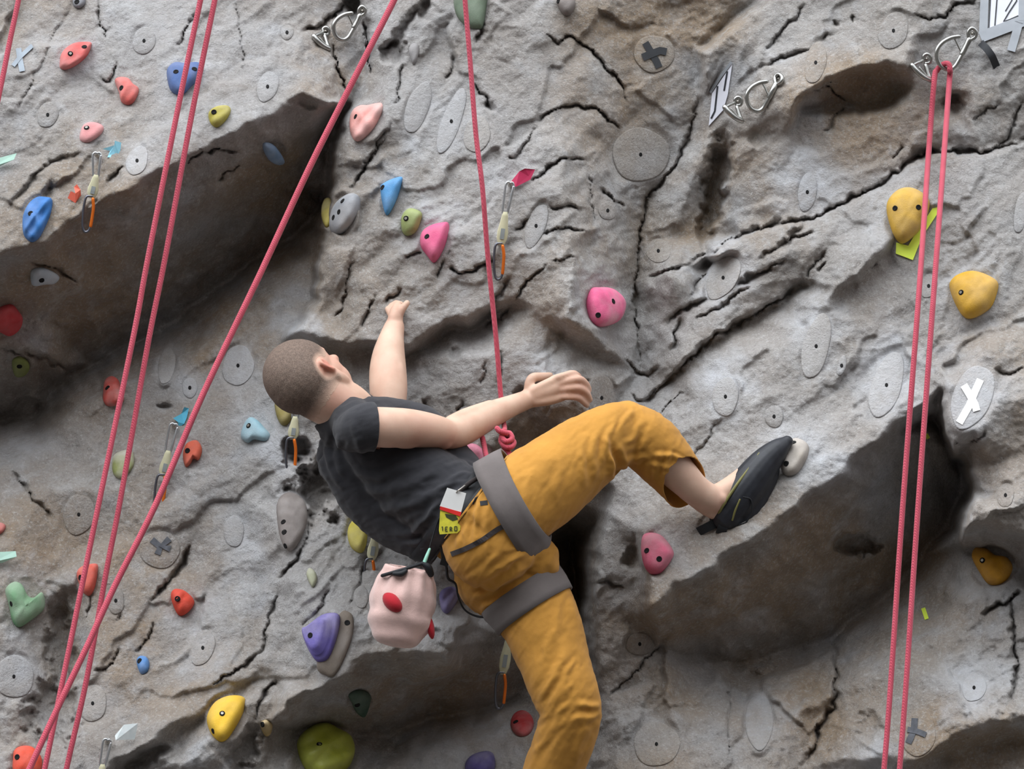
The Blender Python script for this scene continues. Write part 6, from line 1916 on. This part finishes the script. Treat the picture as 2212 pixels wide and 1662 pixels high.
def quickdraw(top, mid, bot, label, lift=16, flip=1, upper=0.34, gate_side=-1):
    """top: bolt, mid: upper end of the sling, bot: lower end of the sling; lower carabiner continues below"""
    z = max(wall_z(*top), wall_z(*mid), wall_z(*bot)) + lift
    zt = wall_z(*top)
    top = np.array(top, float); mid = np.array(mid, float); bot = np.array(bot, float)
    root = empty('quickdraw', Q(top[0], top[1], z)); tag(root, label, 'quickdraw', 'quickdraws hanging on the wall')
    # hanger plate and bolt
    e = Shape().ell((top[0], top[1], (zt + z) / 2), (6, 0, 0), (0, 7, 0), (0, 0, abs(z - zt) / 2 + 7), 12, 8)
    mesh_q('hanger_bolt', e.v, e.f, M['bolt'], root)
    ax = mid - top; L1 = np.linalg.norm(ax); ax /= L1
    sd = np.array((-ax[1], ax[0])) * flip
    def loop(o, a, s, length, wid, dz):
        pts = [(0.02, 0.0), (0.0, .55), (.1, 1.0), (.5, .9), (.85, .75), (1.0, .35), (1.0, -.2), (.9, -.55), (.5, -.8), (.12, -.9), (0.0, -.5), (0.02, 0.0)]
        return [(o[0] + a[0] * length * p + s[0] * wid * q, o[1] + a[1] * length * p + s[1] * wid * q, z + dz) for p, q in pts]
    up_loop = loop(top - ax * 4, ax, sd, L1 + 10, 9, 4)
    ub = tube_obj([p + (2.6,) for p in up_loop], 'upper_carabiner', M['bright_alloy'], root, n=4, seg=8)
    a, b = up_loop[7], up_loop[9]
    tube_obj([a + (3.2,), b + (3.2,)], 'gate', M['bright_alloy'], ub, n=3, seg=8)
    # sling, wider towards the bottom
    ax2 = bot - mid; L2 = np.linalg.norm(ax2); ax2 /= L2
    s2 = np.array((-ax2[1], ax2[0]))
    prof = [(0, 5), (.12, 7), (.35, 9), (.6, 12), (.8, 11.5), (.93, 8), (1.0, 6)]
    v, f = [], []
    for t, hw in prof:
        c = mid + ax2 * L2 * t
        for sgn, d in ((-1, 0), (-.8, 3), (.8, 3), (1, 0), (.8, -4), (-.8, -4)):
            v.append((c[0] + s2[0] * hw * sgn, c[1] + s2[1] * hw * sgn, z + 5 + d))
    m = 6
    for i in range(len(prof) - 1):
        for k in range(m):
            k2 = (k + 1) % m
            f.append((i * m + k, i * m + k2, (i + 1) * m + k2, (i + 1) * m + k))
    f.append(tuple(range(m))[::-1]); f.append(tuple((len(prof) - 1) * m + k for k in range(m)))
    dg = mesh_q('sling', v, f, M['dogbone'], root, True)
    c0, c1 = mid + ax2 * L2 * .5, mid + ax2 * L2 * .82
    ribbon([(c0[0], c0[1], z + 8.5), ((c0[0] + c1[0]) / 2, (c0[1] + c1[1]) / 2, z + 8.8), (c1[0], c1[1], z + 8.5)], 4.5, (0, 0, 1), 1.0, 'sling_panel', M['dogbone_core'], dg)
    # lower carabiner with bent orange gate
    s3 = s2 * gate_side
    Lc = 74
    spine = [(-.06, .1), (.0, -.9), (.3, -.95), (.62, -.7), (.88, -.35), (1.0, .15), (.96, .75), (.8, 1.0)]
    pts = [(bot[0] + ax2[0] * Lc * p + s3[0] * 12 * q, bot[1] + ax2[1] * Lc * p + s3[1] * 12 * q, z + 6) for p, q in spine]
    lc = tube_obj([p + (2.9,) for p in pts], 'lower_carabiner', M['dark_alloy'], root, n=4, seg=8)
    gp = [(.02, .35), (.25, .75), (.5, .9), (.8, 1.0)]
    pts = [(bot[0] + ax2[0] * Lc * p + s3[0] * 12 * q, bot[1] + ax2[1] * Lc * p + s3[1] * 12 * q, z + 7) for p, q in gp]
    tube_obj([p + (3.6,) for p in pts], 'gate', M['orange_gate'], lc, n=4, seg=8)
    return root

def tag_flag(pts, mat, label, lift=10, name='tape_tag', up=(0, 0)):
    """small folded flag of tape standing off the rock"""
    z = max(wall_z(x, y) for x, y in pts[:4]) + lift
    n = len(pts)
    v = [(x, y, z + 4 * ((i * 7) % 3)) for i, (x, y) in enumerate(pts)]
    v += [(x, y, zz - 2.2) for x, y, zz in v]
    f = [tuple(range(n)), tuple(range(n, 2 * n))[::-1]] + [(k, n + k, n + (k + 1) % n, (k + 1) % n) for k in range(n)]
    # a tab reaching back to the rock
    o = mesh_q(name, v, f, mat, None, False)
    return tag(o, label, 'tape tag', 'tape tags marking routes')

quickdraw((210, 334), (208, 378), (197, 428), 'quickdraw with orange gate on the upper left block', 20)
quickdraw((1102, 398), (1092, 458), (1082, 530), 'quickdraw with orange gate on the column beside the climbing rope', 18)
quickdraw((642, 868), (638, 900), (632, 950), "quickdraw half hidden behind the climber's head", 18)
quickdraw((376, 920), (364, 974), (352, 1030), 'quickdraw beside the long diagonal rope at left', 20)
quickdraw((822, 1090), (812, 1150), (802, 1212), "quickdraw hanging below the back of the T-shirt", 20)
quickdraw((1100, 1340), (1100, 1372), (1086, 1458), "quickdraw dangling left of the climber's hanging leg", 60, gate_side=-1)
quickdraw((232, 1602), (222, 1652), (214, 1712), 'quickdraw at the bottom edge below the silvery tag', 20)

M['cyan_pale'] = simple_mat('pale_cyan_tape', (150, 212, 232), .5, var=.1)
M['mint'] = simple_mat('mint_tape', (186, 224, 208), .5, var=.06)
M['silver_tag'] = simple_mat('glossy_pale_tag', (238, 250, 252), .25, var=.1, scale=60)
M['orange_flag'] = simple_mat('neon_orange_tape', (246, 116, 92), .6, var=.05)
M['pink_flag'] = simple_mat('magenta_tape', (196, 50, 92), .5, var=.08)
tag_flag([(221, 322), (247, 314), (248, 304), (262, 308), (258, 340), (232, 340), (238, 326)], M['cyan_pale'], 'pale cyan tape tag above the upper left quickdraw')
tag_flag([(374, 904), (392, 894), (398, 880), (408, 882), (404, 902), (398, 916), (386, 924), (384, 912)], M['cyan'], 'bright cyan tape tag above the quickdraw by the diagonal rope')
tag_flag([(248, 1590), (268, 1566), (298, 1563), (291, 1598), (250, 1600)], M['silver_tag'], 'glossy pale blue tag at bottom left')
tag_flag([(-20, 346), (36, 331), (30, 345), (0, 359), (-20, 362)], M['mint'], 'mint tag cut by the left edge above the blue pitted hold')
tag_flag([(-20, 1194), (34, 1191), (36, 1203), (4, 1217), (-20, 1216)], M['mint'], 'mint tag cut by the left edge below the faded red hold')
tag_flag([(146, 428), (153, 413), (163, 418), (160, 404), (166, 398), (174, 410), (175, 422), (163, 439)], M['orange_flag'], 'folded neon orange tape scrap beside the upper left quickdraw')
tag_flag([(1104, 392), (1122, 370), (1134, 364), (1156, 366), (1146, 388), (1114, 404)], M['pink_flag'], 'magenta tape flag above the quickdraw on the column')

# ---------------------------------------------------------------- chalk bag
M['fleece'] = cloth_material('pink_fleece', (220, 186, 178), weave=500, var=.2, sheen=.4)
M['red_felt'] = cloth_material('red_felt', (172, 38, 48), weave=700)
def chalk_bag():
    c = np.array((868, 1312, 600.0))
    root = empty('chalk_bag', Q(*c)); tag(root, "round pink fleece chalk bag with red oval patches hanging at the climber's waist", 'chalk bag')
    axis_ = np.array((0.18, -0.98, 0.05)); axis_ /= np.linalg.norm(axis_)
    e1 = np.cross(axis_, (0, 0, 1.0)); e1 /= np.linalg.norm(e1)
    e2 = np.cross(axis_, e1)
    prof = [(-88, 0), (-87, 18), (-82, 36), (-70, 52), (-52, 62), (-30, 68), (-6, 70), (18, 69), (40, 65), (58, 60), (72, 54), (82, 52), (86, 49), (78, 44), (60, 48)]
    v, f = [], []
    n = 72
    prof = [tuple(q) for q in catmull(prof, 3)]
    for i, (t, r) in enumerate(prof):
        for k in range(n):
            a = 2 * math.pi * k / n
            w = max(0, min(1, (t + 10) / 90))
            rr = r * (1 + 0.07 * w * math.sin(11 * a) + 0.02 * math.sin(4 * a + t / 20) + 0.02 * math.sin(2 * a + 1))
            fold = 4.5 * math.sin(t / 8 + 2.5 * math.sin(a)) * (1 if t < 0 else .3) * (1 if i > 4 else 0)
            v.append(c + axis_ * t + (e1 * math.cos(a) + e2 * math.sin(a)) * (rr + fold * .6))
    for i in range(len(prof) - 1):
        for k in range(n):
            k2 = (k + 1) % n
            f.append((i * n + k, i * n + k2, (i + 1) * n + k2, (i + 1) * n + k))
    f.append(tuple(range(n)))
    f.append(tuple((len(prof) - 1) * n + k for k in range(n)))
    bag = mesh_q('bag_body', v, f, M['fleece'], root)
    # drawstring and cord lock
    tube_obj([(826, 1244, 640, 4), (850, 1237, 655, 4), (880, 1228, 655, 4), (912, 1218, 640, 4.5)], 'drawstring', M['black'], root)
    tube_obj([(912, 1218, 640, 5), (924, 1226, 636, 9), (930, 1240, 630, 8)], 'cord_lock', M['black'], root)
    tube_obj([(852, 1240, 660, 5), (866, 1240, 664, 7), (876, 1234, 662, 5)], 'drawstring_toggle', M['black'], root)
    tube_obj([(916, 1218, 638, 4.5), (922, 1202, 634, 4), (928, 1187, 626, 3)], 'cord_tab', simple_mat('mint_cord', (150, 206, 186), .6), root)
    tube_obj([(926, 1190, 626, 1.5), (938, 1150, 624, 1.5), (948, 1120, 628, 1.5)], 'hang_cord', M['black'], root)
    # oval patches sewn on
    for cc, ax_ in (((848, 1302, 660), ((17, 18, 5), (-12, 11, 0), (0, 0, 20))), ((930, 1356, 612), ((3, 24, 2), (8, 2, -4), (2, 0, 16)))):
        e = Shape().ell(cc, *[np.array(q, float) * 1.06 for q in ax_], 20, 10)
        mesh_q('oval_patch', e.v, e.f, M['red_felt'], bag)
chalk_bag()

# ---------------------------------------------------------------- pass card clipped to the harness
M['card_white'] = simple_mat('white_card', (226, 226, 224), .4, var=.03)
M['card_red'] = simple_mat('red_band', (214, 48, 44), .4)
M['card_yellow'] = simple_mat('yellow_card', (206, 198, 66), .35, var=.2, scale=60)
M['card_print'] = simple_mat('dark_print', (60, 66, 40), .5)
def card():
    root = empty('pass_card', Q(978, 1060, 640)); tag(root, 'white and yellow plastic pass card with a red band hanging at the hip', 'card')
    z = 668
    def quad(pts, dz, name, mat, parent, th=1.4):
        n = len(pts)
        v = [(x, y, z + dz + 0.06 * (y - 1060)) for x, y in pts] + [(x, y, z + dz - th + 0.06 * (y - 1060)) for x, y in pts]
        f = [tuple(range(n)), tuple(range(n, 2 * n))[::-1]] + [(k, n + k, n + (k + 1) % n, (k + 1) % n) for k in range(n)]
        return mesh_q(name, v, f, mat, parent, False)
    w = quad([(966, 1054), (1007, 1066), (996, 1108), (950, 1094)], 0, 'white_panel', M['card_white'], root)
    quad([(951, 1094), (997, 1107), (994, 1116), (950, 1101)], 0.6, 'red_band', M['card_red'], w)
    y = quad([(951, 1102), (996, 1115), (994, 1146), (988, 1152), (950, 1155), (948, 1146)], -2, 'yellow_panel', M['card_yellow'], root)
    quad([(961, 1110), (984, 1114), (990, 1122), (978, 1126), (964, 1118)], -1.2, 'printed_emblem', M['card_print'], y, .8)
    # the printed letters 1ERO
    def st(pts, hw=1.0):
        P2 = [(x, yv, z - 0.8 + 0.06 * (yv - 1060)) for x, yv in pts]
        ribbon(P2, hw, (0, 0, 1), .5, 'printed_letter', M['card_print'], y)
    def glyph(x, yv, segs):
        for s in segs: st([(x + a, yv + b) for a, b in s])
    glyph(954, 1138, [[(2, 0), (2, 9)], [(0, 2), (2, 0)]])
    glyph(962, 1139, [[(0, 0), (0, 9)], [(0, 0), (5, 0)], [(0, 4.5), (4, 4.5)], [(0, 9), (5, 9)]])
    glyph(972, 1139, [[(0, 0), (0, 9)], [(0, 0), (4, 1)], [(4, 1), (4, 4)], [(4, 4), (0, 5)], [(1, 5), (5, 9)]])
    glyph(982, 1138, [[(0, 0), (0, 9)], [(0, 9), (5, 9)], [(5, 9), (5, 0)], [(5, 0), (0, 0)]])
    tube_obj([(986, 1064, z, 1.6), (990, 1060, z + 4, 1.6), (996, 1056, z - 2, 2.2), (1004, 1050, z - 14, 2.2)], 'clip', M['bolt'], root)
card()
